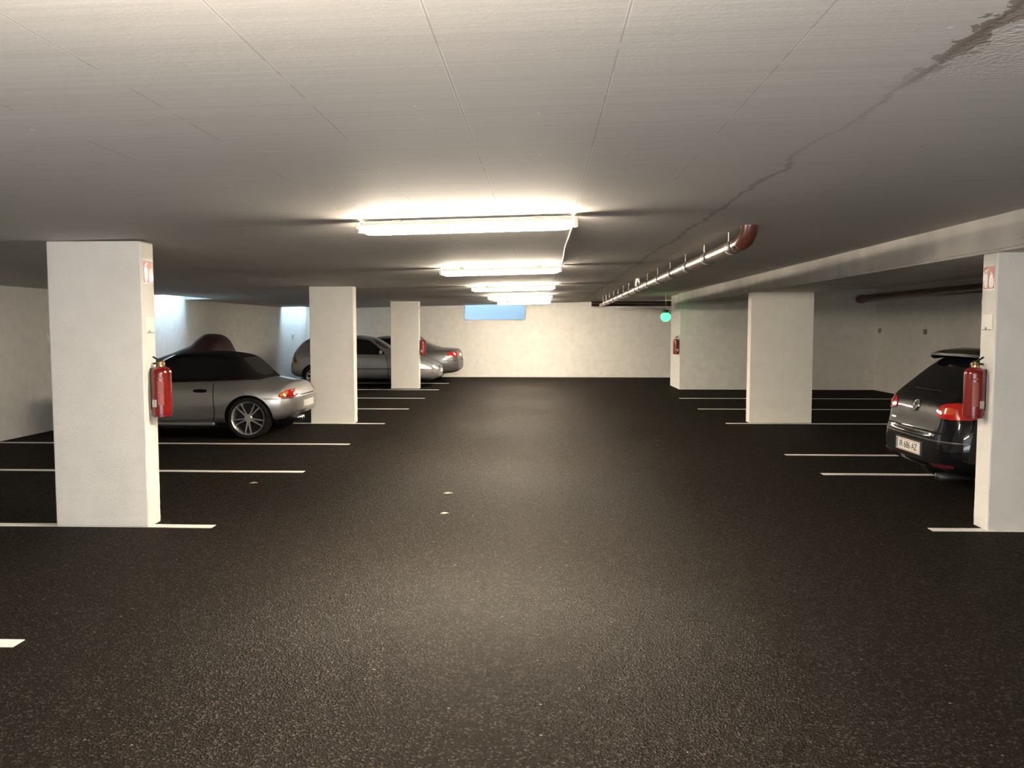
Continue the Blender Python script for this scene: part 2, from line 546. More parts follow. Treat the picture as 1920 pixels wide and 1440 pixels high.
def pillar(x0, x1, y0, y1, top, label, m='pillar'):
    bm = bmesh.new()
    box(bm, x0, x1, y0, y1, 0, top, 0.012)
    bmesh.ops.subdivide_edges(bm, edges=[e for e in bm.edges if abs(e.verts[0].co.z - e.verts[1].co.z) > 1], cuts=60)
    for v in bm.verts:                          # slightly ragged lower arrises
        if 0.01 < v.co.z < top - 0.1:
            k = 1 + 2.0 * max(0, 1 - v.co.z / 0.6)
            v.co.x += random.uniform(-1, 1) * 0.0009 * k * (v.co.z < .5)
            v.co.y += random.uniform(-1, 1) * 0.0003 * k * (v.co.z < .5)
    o = finish('pillar', bm, M[m])
    tag(o, label, 'pillar', kind='thing')
    return o


pillar(-4.025, -3.245, 6.62, 6.84, ceil_z(-4.06), 'wide white pillar with a red extinguisher, partly hiding the silver convertible')
pillar(-3.985, -3.225, 14.05, 14.28, ceil_z(-4.03), 'white pillar without extinguisher, behind the tail of the silver convertible')
pillar(-4.07, -3.305, 22.08, 22.32, ceil_z(-4.1), 'small distant white pillar standing in front of the silver hatchback')
pillar(3.61, 4.64, 6.75, 6.97, 2.25, 'white pillar with a red extinguisher, partly hiding the black hatchback')
pillar(3.57, 4.64, 14.35, 14.57, 2.25, 'wide bare white pillar under the downstand beam, nothing fixed to it', 'pillar_cream')
bm = bmesh.new()                                # fine plaster seam down the middle of the bare pillar
box(bm, 4.135, 4.139, 14.3485, 14.352, 0.02, 2.24)
seam_o = finish('plaster_seam', bm, mat('seam_plaster', (0.80, 0.76, 0.67), 0.85), [o for o in C.objects if o.name.startswith('pillar')][-1])  # seam a little darker than the pillar paint

# ------------------------------------------------------------------ ceiling lamps
LAMP_LABELS = [
    (5.95, 'longest-looking lit fluorescent ceiling lamp, first of the row over the aisle'),
    (10.72, 'lit fluorescent ceiling lamp, second of the row, joined by white cable'),
    (15.4, 'lit fluorescent ceiling lamp, third of the row counted from the cable end'),
    (20.0, 'lit fluorescent ceiling lamp, fourth of the row, second from the strip window'),
    (24.3, 'smallest-looking lit fluorescent ceiling lamp, in front of the strip window'),
    (1.25, 'lit fluorescent ceiling lamp over the near end of the aisle'),
]


def lamp_parts():
    L = 0.775
    out = []
    bm = bmesh.new()                            # housing tray and its two ceiling brackets
    box(bm, -L + 0.02, L - 0.02, -0.065, 0.065, -0.036, -0.010, 0.006)
    for x in (-0.5, 0.5):
        box(bm, x - 0.03, x + 0.03, -0.03, 0.03, -0.010, 0.006)
    out.append(('housing', bm, 'lamp_body'))
    bm = bmesh.new()                            # U-shaped diffuser with drawn-in ends
    sect = [(-0.064, -0.036), (-0.064, -0.060), (-0.052, -0.084), (-0.028, -0.092), (0.028, -0.092), (0.052, -0.084), (0.064, -0.060), (0.064, -0.036)]
    rings = []
    for x, s in ((-L + 0.012, 0.45), (-L + 0.03, 0.72), (-L + 0.06, 0.95), (-L + 0.10, 1.0), (0, 1.0), (L - 0.10, 1.0), (L - 0.06, 0.95), (L - 0.03, 0.72), (L - 0.012, 0.45)):
        rings.append([bm.verts.new((x, y * (0.5 + 0.5 * s), -0.036 + (z + 0.036) * s)) for y, z in sect])
    for a, b in zip(rings, rings[1:]):
        for k in range(len(sect) - 1):
            bm.faces.new((a[k], a[k + 1], b[k + 1], b[k]))
    bm.faces.new(rings[0])
    bm.faces.new(rings[-1][::-1])
    out.append(('diffuser', bm, 'diffuser'))
    for s in (-1, 1):
        bm = bmesh.new()
        x0, x1 = sorted((s * (L - 0.012), s * (L + 0.012)))
        prism(bm, [(-0.068, -0.012), (-0.068, -0.058), (-0.046, -0.074), (0.046, -0.074), (0.068, -0.058), (0.068, -0.012)], 'x', x0, x1)
        out.append(('end_cap', bm, 'lamp_end'))
    return out


proto = None
for y, lab in LAMP_LABELS:
    loc = (-0.54, y, ceil_z(-0.54) - 0.012)
    if proto is None:
        proto = thing('ceiling_lamp', lab, 'ceiling lamp', loc, group='fluorescent lamps over the aisle')
        proto.rotation_euler = (0, -0.024, 0)
        for n, bm, mm in lamp_parts():
            finish(n, bm, M[mm], proto, angle=40)
    else:
        r = proto.copy()
        C.objects.link(r)
        r.location = loc
        r['label'] = lab
        for ch in proto.children:
            c = ch.copy()
            C.objects.link(c)
            c.parent = r

bm = bmesh.new()                                # cable from the first lamp to the second
cz = ceil_z(0.23) - 0.012
tube(bm, [(0.215, 5.98, cz - 0.03), (0.235, 6.1, cz), (0.232, 7.2, cz), (0.222, 8.2, cz - .004), (0.236, 9.2, cz), (0.242, 10.2, cz), (0.225, 10.66, cz), (0.215, 10.7, cz - 0.03)], 0.0105, 8)
tag(finish('power_cable', bm, M['cable'], smooth=True), 'white cable running on the ceiling between the two biggest lamps', 'cable')

# ------------------------------------------------------------------ pipes
PX = 1.66
pz0, pz1 = 2.352, 2.275                         # falls away from the viewer
PY0, PY1 = 7.02, 23.6


def pzy(y):
    return pz0 + (pz1 - pz0) * (y - PY0) / (PY1 - PY0)


t = thing('drain_pipe', 'shiny steel drain pipe hung below the ceiling beside the lamps', 'pipe', (0, 0, 0))
bm = bmesh.new()
tube(bm, [(PX, y, pzy(y)) for y in np.linspace(PY0, PY1, 12)], 0.058, 24)
finish('pipe_run', bm, M['steel'], t, angle=50)
bm = bmesh.new()                                # red-brown elbow turning up into the slab
el = [(PX, PY0 + 0.10, pzy(PY0)), (PX + .005, PY0 + 0.02, pzy(PY0) + .003), (PX + .02, PY0 - 0.045, pzy(PY0) + 0.025), (PX + .035, PY0 - 0.08, pzy(PY0) + 0.07), (PX + .04, PY0 - 0.09, ceil_z(PX) + 0.01)]
tube(bm, el, [0.064, 0.066, 0.068, 0.069, 0.072], 20)
e = finish('elbow', bm, M['redbrown'], t, angle=60)
e['label'] = 'red-brown pipe elbow'
cy = [7.25, 8.35, 9.45, 10.6, 11.75, 12.9, 14.0, 14.6, 15.7, 16.8, 17.9, 19.0, 20.2, 21.3, 22.4]
for y in cy:
    bm = bmesh.new()
    tube(bm, [(PX, y - 0.03, pzy(y)), (PX, y + 0.03, pzy(y))], 0.0665, 20)
    finish('pipe_clamp', bm, M['coupling'], t, angle=50)
    bm = bmesh.new()
    y2 = y + 0.18
    tube(bm, [(PX - 0.02, y2, pzy(y2) + 0.035), (PX - 0.02, y2, ceil_z(PX))], 0.006, 8)
    tube(bm, [(PX, y2 - 0.012, pzy(y2)), (PX, y2 + 0.012, pzy(y2))], 0.0605, 20)
    finish('hanger_rod', bm, M['galv'], t, angle=50)
bm = bmesh.new()                                # branch up into the slab
tube(bm, [(PX, 14.45, pzy(14.45)), (PX - 0.01, 14.35, pzy(14.4) + 0.05), (PX - 0.02, 14.3, pzy(14.4) + .10), (PX - 0.02, 14.3, ceil_z(PX) + 0.01)], 0.043, 16)
finish('branch_pipe', bm, M['steel'], t, angle=50)

bm = bmesh.new()                                # dark pipe crossing near the far wall
pzc = 2.335
tube(bm, [(1.42, 24.1, pzc), (1.45, 24.1, pzc), (3.0, 24.1, pzc), (7.5, 24.1, pzc)], 0.075, 20)
tag(finish('cross_pipe', bm, M['brown'], angle=50), 'dark pipe crossing under the ceiling in front of the far wall', 'pipe')
bm = bmesh.new()
tube(bm, [(8.3, y, 2.385) for y in (-1.5, 4, 8, 15, 21.9)], 0.1, 24)
tube(bm, [(8.3, 21.8, 2.385), (8.3, 22.06, 2.385)], 0.112, 24)
tag(finish('waste_pipe', bm, M['redbrown'], angle=50), 'thick dark red-brown pipe high along the bay wall behind the beam', 'pipe')

# green signal lamp hanging from the slab
GX, GY, GZ = 3.16, 21.4, 1.925
t = thing('signal_lamp', 'small glowing green lamp hanging beside the end wall', 'lamp', (GX, GY, GZ))
bm = bmesh.new()
lathe(bm, [(0, -0.13), (0.06, -0.118), (0.11, -0.07), (0.13, -0.01), (0.115, 0.05), (0.08, 0.085), (0.05, 0.095)], 24)
finish('lens', bm, M['green'], t, smooth=True)
bm = bmesh.new()
lathe(bm, [(0.055, 0.093), (0.075, 0.105), (0.075, 0.15), (0.05, 0.17), (0.012, 0.175)], 20)
finish('lamp_cap', bm, M['dark'], t, angle=40)
bm = bmesh.new()
tube(bm, [(0, 0, 0.17), (0, 0, ceil_z(GX) - GZ)], 0.006, 8)
finish('hanging_rod', bm, M['galv'], t)


# ------------------------------------------------------------------ extinguishers, signs, notices
def label_patch(parent, name, material, r, z0, z1, a0, a1, n=8):
    bm = bmesh.new()
    V = []
    for z in (z0, z1):
        V.append([bm.verts.new((0.086 + r * math.cos(a), r * math.sin(a), z)) for a in np.linspace(a0, a1, n)])
        V.append([bm.verts.new((0.086 + (r - .004) * math.cos(a), (r - .004) * math.sin(a), z)) for a in np.linspace(a0, a1, n)])
    o0, i0, o1, i1 = V
    for k in range(n - 1):
        for a, b in ((o0, o1), (o1, i1), (i1, i0), (i0, o0)):
            bm.faces.new((a[k], a[k + 1], b[k + 1], b[k]))
    bm.faces.new((o0[0], o1[0], i1[0], i0[0]))
    bm.faces.new((o0[-1], o1[-1], i1[-1], i0[-1]))
    finish(name, bm, material, parent, angle=40)


def extinguisher(loc, rotz, label, side, detail=True):
    """wall at local x = 0, cylinder stands off towards +x; side = the local y direction its labels face"""
    t = thing('fire_extinguisher', label, 'fire extinguisher', loc, rotz)
    mt = Matrix.Translation((0.086, 0, 0))
    bm = bmesh.new()
    R = 0.079
    lathe(bm, [(0.0, 0.004), (R * .80, 0.0), (R * .9, 0.004), (R * .9, 0.018), (R, 0.022), (R, 0.362), (R * .97, 0.382), (R * .80, 0.402), (R * .5, 0.414), (0.022, 0.418)], 28, mt)
    cyl = finish('cylinder', bm, M['red'], t, angle=40)
    bm = bmesh.new()
    lathe(bm, [(0.026, 0.415), (0.026, 0.428), (0.018, 0.430), (0.018, 0.455), (0.012, 0.458)], 14, mt)
    box(bm, 0.07, 0.10, -0.045, 0.03, 0.435, 0.452, 0.004)
    lathe(bm, [(0.014, 0), (0.014, 0.012)], 12, Matrix.Translation((0.103, 0, 0.442)) @ Matrix.Rotation(PI / 2, 4, 'Y'))
    finish('valve', bm, M['brass'], t, angle=40)
    bm = bmesh.new()                             # squeeze lever rising to the back, carry grip below it
    for z0, z1 in ((0.452, 0.497), (0.446, 0.440)):
        sx = -1
        tube(bm, [(0.105, 0, z0), (0.08, 0, z0 + 0.012), (0.05, 0, z0 + (z1 - z0) * .6), (0.02, 0, z1)], [0.008, 0.009, 0.009, 0.008], 8)
    h = finish('lever', bm, M['hose'], t, smooth=True)
    bm = bmesh.new()
    s = side
    tube(bm, [(0.086, -0.03 * s, 0.44), (0.08, -0.07 * s, 0.44), (0.07, -0.098 * s, 0.40), (0.065, -0.09 * s, 0.30), (0.065, -0.088 * s, 0.18), (0.065, -0.088 * s, 0.06)], [0.008, 0.008, 0.008, 0.008, 0.009, 0.012], 8)
    finish('hose', bm, M['hose'], t, smooth=True)
    bm = bmesh.new()
    box(bm, 0.0, 0.008, -0.02, 0.02, 0.06, 0.40)
    box(bm, 0.0, 0.06, -0.012, 0.012, 0.36, 0.38)
    box(bm, 0.0, 0.06, -0.012, 0.012, 0.08, 0.10)
    finish('bracket', bm, M['hose'], t)
    if detail:
        A = s * PI / 2
        d = 0.5 * s
        label_patch(cyl, 'label', M['label'], R + .0012, 0.10, 0.30, A - d * 1.25, A - d * 0.05)
        label_patch(cyl, 'label', M['label_white'], R + .0012, 0.085, 0.145, A + d * 0.25, A + d * 1.5)
        label_patch(cyl, 'label', M['label'], R + .0012, 0.315, 0.33, A - d * 1.2, A - d * 0.1)
    return t


extinguisher((-3.244, 6.735, 0.91), 0, 'red fire extinguisher on the pillar in front of the silver convertible', -1)
extinguisher((3.608, 6.86, 0.91), PI, 'red fire extinguisher on the pillar in front of the black hatchback', 1)
extinguisher((3.651, 22.22, 0.93), PI, 'small distant red fire extinguisher on the end wall below the green lamp', 1)
extinguisher((-3.304, 22.2, 0.90), 0, 'small distant red fire extinguisher on the pillar in front of the dark saloon', -1)


def fire_sign(loc, rotz, label):
    """flat plate on a wall at local x = 0, reading along local y"""
    t = thing('fire_sign', label, 'sign', loc, rotz)
    w, h = 0.088, 0.098
    bm = bmesh.new()
    box(bm, 0, 0.004, -w, w, -h, h, 0.001)
    finish('sign_plate', bm, M['sign_white'], t)
    bm = bmesh.new()
    box(bm, 0.003, 0.0055, -w + .008, w - .008, -h + .008, h - .008)
    finish('sign_field', bm, M['sign_red'], t)
    # pictogram: an extinguisher with hose, and flames
    bm = bmesh.new()
    prism(bm, chaikin([(-.066, -.082), (-.014, -.082), (-.014, .018), (-.026, .036), (-.054, .036), (-.066, .018)], 1), 'x', 0.005, 0.007)
    prism(bm, [(-.047, .036), (-.033, .036), (-.033, .056), (-.047, .056)], 'x', 0.005, 0.007)
    prism(bm, chaikin([(-.056, .052), (-.024, .052), (-.010, .074), (-.020, .078), (-.036, .064), (-.056, .066)], 1), 'x', 0.005, 0.007)
    prism(bm, [(-.056, .058), (-.072, .040), (-.072, -.02), (-.066, -.02), (-.066, .036), (-.052, .052)], 'x', 0.005, 0.007)
    finish('extinguisher_symbol', bm, M['sign_white'], t)
    bm = bmesh.new()
    prism(bm, chaikin([(.012, -.082), (.070, -.082), (.076, -.04), (.068, .0), (.064, -.02), (.056, .04), (.044, .012), (.036, .058), (.024, .01), (.018, .026), (.006, -.03)], 1), 'x', 0.005, 0.007)
    finish('flame_symbol', bm, M['sign_white'], t)
    return t


fire_sign((-3.245, 6.73, 2.105), 0, 'red and white extinguisher sign on the pillar by the silver convertible')
fire_sign((3.61, 6.86, 2.05), PI, 'red and white extinguisher sign on the pillar by the black hatchback')
fire_sign((-3.305, 22.2, 2.12), 0, 'tiny edge-on sign high on the far pillar above its extinguisher')


def notice(loc, rotz, label):
    t = thing('notice_plate', label, 'notice', loc, rotz)
    bm = bmesh.new()
    box(bm, 0, 0.006, -0.072, 0.072, -0.066, 0.066, 0.0015)
    finish('notice_board', bm, M['notice'], t)
    bm = bmesh.new()
    box(bm, 0.005, 0.007, -0.068, 0.068, -0.064, -0.056)
    box(bm, 0.005, 0.007, -0.03, 0.0, -0.056, -0.04)
    finish('notice_print', bm, M['socket_grey'], t)


notice((-3.245, 6.735, 1.665), 0, 'blank-looking white notice above the extinguisher by the silver convertible')
notice((3.61, 6.86, 1.69), PI, 'blank-looking white notice above the extinguisher by the black hatchback')


def socket(loc, rotz, label, m, s=0.055):
    t = thing('wall_socket', label, 'socket', loc, rotz, None)
    boxo('socket_box', 0, 0.035, -s, s, -s, s, M[m], t, 0.006)
    boxo('socket_lid', 0.03, 0.042, -s * .75, s * .75, -s * .75, s * .6, M[m], t, 0.004)
    return t


socket((XL, 12.9, 1.49), 0, 'white wall socket peeking out beside the wide pillar', 'socket', 0.065)
socket((XL, 20.75, 1.46), 0, 'faint white wall socket behind the roof of the silver convertible', 'socket')
socket((XL, 23.3, 1.465), 0, 'bright white wall socket next to the second daylit wall patch', 'socket')
socket((XL, 25.75, 1.42), 0, 'pale wall socket inside the daylit patch above the silver hatchback', 'socket', 0.05)
socket((XR, 21.8, 1.565), PI, 'grey wall socket below the end of the thick red-brown pipe', 'socket_grey', 0.06)
socket((XR, 19.25, 1.55), PI, 'grey wall socket high behind the black hatchback', 'socket_grey', 0.06)


def leaf(x, y, s, rot, label):
    bm = bmesh.new()
    pts = [(-1, 0, 0), (-.6, .35, .12), (0, .5, .2), (.6, .32, .14), (1, .05, 0.02), (.5, -.3, .1), (-.1, -.45, .05), (-.7, -.28, .1)]
    V = [bm.verts.new((p[0] * s, p[1] * s, 0.004 + p[2] * s)) for p in pts]
    c = bm.verts.new((0, 0.02 * s, 0.003))
    for i in range(len(V)):
        bm.faces.new((V[i], V[(i + 1) % len(V)], c))
    r = bmesh.ops.extrude_face_region(bm, geom=bm.faces[:])
    for v in [g for g in r['geom'] if isinstance(g, bmesh.types.BMVert)]:
        v.co.z += 0.002
    o = finish('dry_leaf', bm, M['leaf'])
    o.location = (x, y, 0)
    o.rotation_euler = (0, 0, rot)
    tag(o, label, 'leaf')


leaf(-0.93, 8.08, 0.05, 0.1, 'pale curled dry leaf lying in the middle of the aisle')
leaf(-0.86, 7.2, 0.04, 0.5, 'thin pale dry leaf on the aisle asphalt, closer to the viewer than the curled one')
leaf(-3.05, 8.55, 0.045, 0.1, 'pale dry leaf on the asphalt in the empty bay beside the wide pillar')


# ------------------------------------------------------------------ cars
def pchip(keys):
    xs = np.array([k[0] for k in keys], float)
    ys = np.array([k[1] for k in keys], float)
    h = np.diff(xs)
    d = np.diff(ys) / h
    m = np.zeros_like(xs)
    m[0], m[-1] = d[0], d[-1]
    for i in range(1, len(xs) - 1):
        if d[i - 1] * d[i] > 0:
            w1, w2 = 2 * h[i] + h[i - 1], h[i] + 2 * h[i - 1]
            m[i] = (w1 + w2) / (w1 / d[i - 1] + w2 / d[i])

    def f(x):
        x = min(max(x, xs[0]), xs[-1])
        i = min(max(int(np.searchsorted(xs, x) - 1), 0), len(h) - 1)
        s = (x - xs[i]) / h[i]
        return float((1 + 2 * s) * (1 - s) ** 2 * ys[i] + s * (1 - s) ** 2 * h[i] * m[i] + s * s * (3 - 2 * s) * ys[i + 1] + s * s * (s - 1) * h[i] * m[i + 1])
    return f


def loft(stations, section, cap=True):
    """stations of half-sections [(y, z)...] from underside centre to roof centre, mirrored"""
    bm = bmesh.new()
    rings = []
    for x in stations:
        half = section(x)
        R = [bm.verts.new((x, y, z)) for y, z in half]
        Lm = [R[i] if half[i][0] < 1e-6 else bm.verts.new((x, -half[i][0], half[i][1])) for i in range(len(half))]
        rings.append((R, Lm))
    n = len(rings[0][0])
    for (R0, L0), (R1, L1) in zip(rings, rings[1:]):
        for i in range(n - 1):
            bm.faces.new((R0[i], R0[i + 1], R1[i + 1], R1[i]))
            bm.faces.new((L0[i], L1[i], L1[i + 1], L0[i + 1]))
    if cap:
        for R, Lm in (rings[0], rings[-1]):
            for i in range(n - 1):
                f = [R[i], R[i + 1], Lm[i + 1], Lm[i]]
                f = [v for k, v in enumerate(f) if v not in f[:k]]
                if len(f) > 2:
                    bm.faces.new(f)
    bmesh.ops.recalc_face_normals(bm, faces=bm.faces[:])
    return bm


def subdivided(bm, levels):
    me = bpy.data.meshes.new('tmp')
    bm.to_mesh(me)
    bm.free()
    o = bpy.data.objects.new('tmp', me)
    C.objects.link(o)
    md = o.modifiers.new('s', 'SUBSURF')
    md.levels = md.render_levels = levels
    bpy.context.view_layer.update()
    me2 = bpy.data.meshes.new_from_object(o.evaluated_get(bpy.context.evaluated_depsgraph_get()))
    bpy.data.objects.remove(o)
    return me2


def cut_arches(me, wheels, r, width, paint):
    """boolean out the four wheel housings; the cut faces take the dark material"""
    me.materials.clear()
    me.materials.append(paint)
    me.materials.append(M['seam'])
    o = bpy.data.objects.new('tmp', me)
    C.objects.link(o)
    bm = bmesh.new()
    for x in wheels:
        for s in (1, -1):
            lathe(bm, [(r, 0.0), (r, 0.75)], 40, Matrix.Translation((x, s * width * 0.62, r * 0.86)) @ Matrix.Rotation(-s * PI / 2, 4, 'X'))
    bmesh.ops.recalc_face_normals(bm, faces=bm.faces[:])
    for f in bm.faces:
        f.material_index = 1
    cm = bpy.data.meshes.new('cut')
    bm.to_mesh(cm)
    bm.free()
    cm.materials.append(paint)
    cm.materials.append(M['seam'])
    co = bpy.data.objects.new('cut', cm)
    C.objects.link(co)
    md = o.modifiers.new('b', 'BOOLEAN')
    md.operation = 'DIFFERENCE'
    md.object = co
    md.solver = 'EXACT'
    bpy.context.view_layer.update()
    out = bpy.data.meshes.new_from_object(o.evaluated_get(bpy.context.evaluated_depsgraph_get()))
    bpy.data.objects.remove(o)
    bpy.data.objects.remove(co)
    return out


def bvh_of(me):
    return BVHTree.FromPolygons([v.co.copy() for v in me.vertices], [tuple(p.vertices) for p in me.polygons])


AX = {'L': (Vector((0, -1, 0)), lambda u, v: Vector((u, 3, v))), 'R': (Vector((0, 1, 0)), lambda u, v: Vector((u, -3, v))),
      'B': (Vector((1, 0, 0)), lambda u, v: Vector((-2, u, v))), 'F': (Vector((-1, 0, 0)), lambda u, v: Vector((8, u, v))),
      'T': (Vector((0, 0, -1)), lambda u, v: Vector((u, v, 4)))}


def decal(bvh, poly, axis, material, name, parent, eps=0.004, step=0.05, depth=0.012, angle=45):
    """a thin curved panel that follows the body: windows, lamps, gaps, trims"""
    d, org = AX[axis]
    bm = bmesh.new()
    f = bm.faces.new([bm.verts.new((u, v, 0)) for u, v in poly])
    us = [p[0] for p in poly]
    vs = [p[1] for p in poly]
    for lo, hi, no in ((min(us), max(us), (1, 0, 0)), (min(vs), max(vs), (0, 1, 0))):
        n = int((hi - lo) / step)
        for k in range(1, n + 1):
            c = lo + (hi - lo) * k / (n + 1)
            bmesh.ops.bisect_plane(bm, geom=bm.verts[:] + bm.edges[:] + bm.faces[:], plane_co=(no[0] * c, no[1] * c, 0), plane_no=no)
    data = {}
    for v in bm.verts:
        o = org(v.co.x, v.co.y)
        hit, nor, _, _ = bvh.ray_cast(o, d)
        if hit is None:
            hit, nor, _, _ = bvh.find_nearest(o + d * 2.5)
        if nor.dot(d) > 0:
            nor = -nor
        data[v] = (hit, nor)
    verts, faces = [], []
    idx = {}
    for v, (h, n) in data.items():
        idx[v] = len(verts)
        verts += [h + n * eps, h - n * depth]
    for f in bm.faces:
        faces.append([idx[v] for v in f.verts])
        faces.append([idx[v] + 1 for v in f.verts][::-1])
    for e in bm.edges:
        if len(e.link_faces) == 1:
            a, b = e.verts
            faces.append([idx[a], idx[b], idx[b] + 1, idx[a] + 1])
    bm.free()
    b2 = bmesh.new()
    V = [b2.verts.new(v) for v in verts]
    for f in faces:
        try:
            b2.faces.new([V[i] for i in f])
        except ValueError:
            pass
    return finish(name, b2, material, parent, angle=angle)


def strip(pts, w):
    """a 2D polyline widened to a ribbon polygon"""
    p = [Vector(q) for q in pts]
    a, b = [], []
    for i, q in enumerate(p):
        d = (p[min(i + 1, len(p) - 1)] - p[max(i - 1, 0)]).normalized()
        n = Vector((-d.y, d.x)) * w / 2
        a.append(tuple(q + n))
        b.append(tuple(q - n))
    return a + b[::-1]


def wheel(parent, x, y, side, r_tyre, r_rim, width, style):
    """tyre mesh with a rim, spokes and hub below it; axle along y, outer face towards side"""
    mt = Matrix.Translation((x, y, r_tyre)) @ Matrix.Rotation(-side * PI / 2, 4, 'X')
    bm = bmesh.new()
    w = width / 2
    lathe(bm, [(r_rim, -w), (r_tyre * .95, -w), (r_tyre, -w * .75), (r_tyre, w * .75), (r_tyre * .95, w * .98), (r_rim * 1.04, w), (r_rim, w * .95)], 40, mt, cap=False)
    ty = finish('wheel', bm, M['rubber'], parent, angle=35)
    bm = bmesh.new()
    lathe(bm, [(r_rim * 1.0, -w), (r_rim * .88, -w * .2), (r_rim * .90, w * .6), (r_rim * .97, w * .95), (r_rim * 1.015, w * 1.02), (r_rim * 1.015, w * .8)], 40, mt, cap=False)
    if style != 'cap':
        angs = [2 * PI * k / 5 + s * 0.185 + 0.31 for k in range(6) for s in (-1, 1)] if style == 'double' else [2 * PI * k / 7 for k in range(7)]
        sw = 0.0115 if style == 'double' else 0.028
        for a in angs:
            R = mt @ Matrix.Rotation(a, 4, 'Z')
            vs = box(bm, 0.03, r_rim * .98, -sw, sw, w * .62, w * .86)
            for v in vs:
                if v.co.x > 0.1:
                    v.co.y *= 0.62
                    v.co.z += w * 0.10
                v.co = R @ v.co
    lathe(bm, [(0.062, w * .5), (0.062, w * .80), (0.05, w * .90), (0.0, w * .92)], 20, mt)
    finish('rim', bm, M['alloy'], ty, angle=35)
    bm = bmesh.new()
    lathe(bm, [(0.0, w * .1), (r_rim * .9, w * .1)], 30, mt, cap=False)
    lathe(bm, [(0.0, w * .28), (r_rim * .62, w * .28), (r_rim * .62, w * .12)], 30, mt, cap=False)
    finish('brake_disc', bm, M['alloy_dark'], ty)
    return ty


def body_section(K):
    """half-section of a car body from its keyed outline curves"""
    def sec(x):
        g = {k: f(x) for k, f in K.items()}
        zb, ws, wm, zm, wk, zk, wb, zl, wr, dr, zt = (g[k] for k in ('zb', 'ws', 'wm', 'zm', 'wk', 'zk', 'wb', 'zl', 'wr', 'dr', 'zt'))
        zr = max(zt - dr, zl + 0.006)
        zt = max(zt, zr + 0.003)
        return [(0, zb), (ws * .6, zb), (ws, zb + .015), (ws * .35 + wm * .65 + 0.0, zb * .6 + zm * .4), (wm, zm), (wk * .45 + wm * .55, zm * .35 + zk * .65), (wk, zk), (wb, zl),
                (wb * .35 + wr * .65, zl * .35 + zr * .65), (wr, zr), (wr * .62, zr * .22 + zt * .78), (0, zt)]
    return sec


def car_body(T, L, paint, wheels, r_arch, width, parent, extra=()):
    K = {k: pchip(v) for k, v in T.items()}
    xs = sorted({round(x, 3) for v in T.values() for x, _ in v if x <= L} | {round(v, 3) for v in np.linspace(0, L, 20)} | set(extra))
    keep = [xs[0]]
    for x in xs[1:]:
        if x - keep[-1] > 0.022:
            keep.append(x)
    keep[-1] = L
    me = subdivided(loft(keep, body_section(K)), 2)
    bvh = bvh_of(me)
    me = cut_arches(me, wheels, r_arch, width, paint)
    me.polygons.foreach_set('use_smooth', [True] * len(me.polygons))
    me.set_sharp_from_angle(angle=math.radians(38))
    me.name = 'body'
    o = bpy.data.objects.new('body', me)
    C.objects.link(o)
    o.parent = parent
    return o, bvh


def mirror_obj(parent, x, y, z, s, material):
    bm = bmesh.new()
    bmesh.ops.create_uvsphere(bm, u_segments=16, v_segments=10, radius=1)
    for v in bm.verts:
        v.co = Vector((x + v.co.x * 0.055 - (0.02 if v.co.x > 0 else 0), y + s * (0.10 + v.co.y * 0.095), z + v.co.z * 0.06))
    box(bm, x - 0.02, x + 0.03, min(y, y + s * 0.06), max(y, y + s * 0.06), z - 0.05, z - 0.025)
    return finish('wing_mirror', bm, material, parent, smooth=True)


# ---- silver convertible with a black soft top --------------------------------
A = thing('convertible_car', 'silver two-seat convertible with closed black soft top, tail towards the aisle', 'car', (-3.655, 12.78, 0), PI)
TA = {
    'zb': [(0, .40), (.08, .33), (.3, .25), (.8, .21), (3.2, .19), (3.75, .2), (4.03, .3)],
    'ws': [(0, .38), (.08, .58), (.3, .72), (.7, .77), (3.3, .76), (3.8, .64), (4.03, .42)],
    'wm': [(0, .40), (.03, .55), (.09, .67), (.22, .765), (.45, .825), (.74, .865), (1.1, .85), (1.5, .815), (2.3, .805), (2.8, .825), (3.15, .845), (3.5, .81), (3.85, .67), (4.03, .46)],
    'zm': [(0, .50), (.3, .50), (.8, .54), (1.5, .48), (2.4, .48), (3.2, .54), (4.03, .45)],
    'wk': [(0, .38), (.03, .52), (.09, .63), (.22, .725), (.45, .78), (.74, .82), (1.3, .80), (2.4, .775), (3.15, .79), (3.6, .70), (3.85, .59), (4.03, .42)],
    'zk': [(0, .58), (.05, .61), (.1, .65), (.3, .71), (.8, .76), (1.3, .75), (2.4, .735), (3.2, .71), (3.7, .62), (4.03, .52)],
    'wb': [(0, .35), (.03, .48), (.09, .58), (.22, .67), (.45, .70), (.74, .73), (1.4, .73), (2.4, .71), (3.15, .68), (3.7, .53), (4.03, .36)],
    'zl': [(0, .605), (.05, .64), (.09, .715), (.18, .765), (.45, .82), (.80, .87), (1.4, .855), (2.4, .825), (3.1, .80), (3.6, .71), (4.03, .55)],
    'wr': [(0, .32), (.2, .5), (.8, .52), (2.4, .5), (3.2, .45), (4.03, .22)],
    'dr': [(0, .006), (.3, .012), (.8, .015), (1.2, .01), (2.2, .01), (2.6, .03), (3.5, .02), (4.03, .008)],
    'zt': [(0, .62), (.05, .66), (.085, .745), (.16, .80), (.4, .845), (.75, .895), (1.2, .88), (2.2, .86), (2.55, .905), (3.1, .86), (3.6, .76), (4.03, .57)],
}
LA = 3.75                                        # short nose: draw the front of the outline in
TA = {k: [(x if x < 2.4 else round(2.4 + (x - 2.4) * (LA - 2.4) / 1.63, 4), v) for x, v in kv] for k, kv in TA.items()}
bodyA, bvA = car_body(TA, LA, M['silver'], (0.675, 2.99), 0.352, 0.83, A)
for x in (0.675, 2.99):
    for s in (1, -1):
        wheel(A, x, s * 0.715, s, 0.312, 0.243, 0.225, 'double')
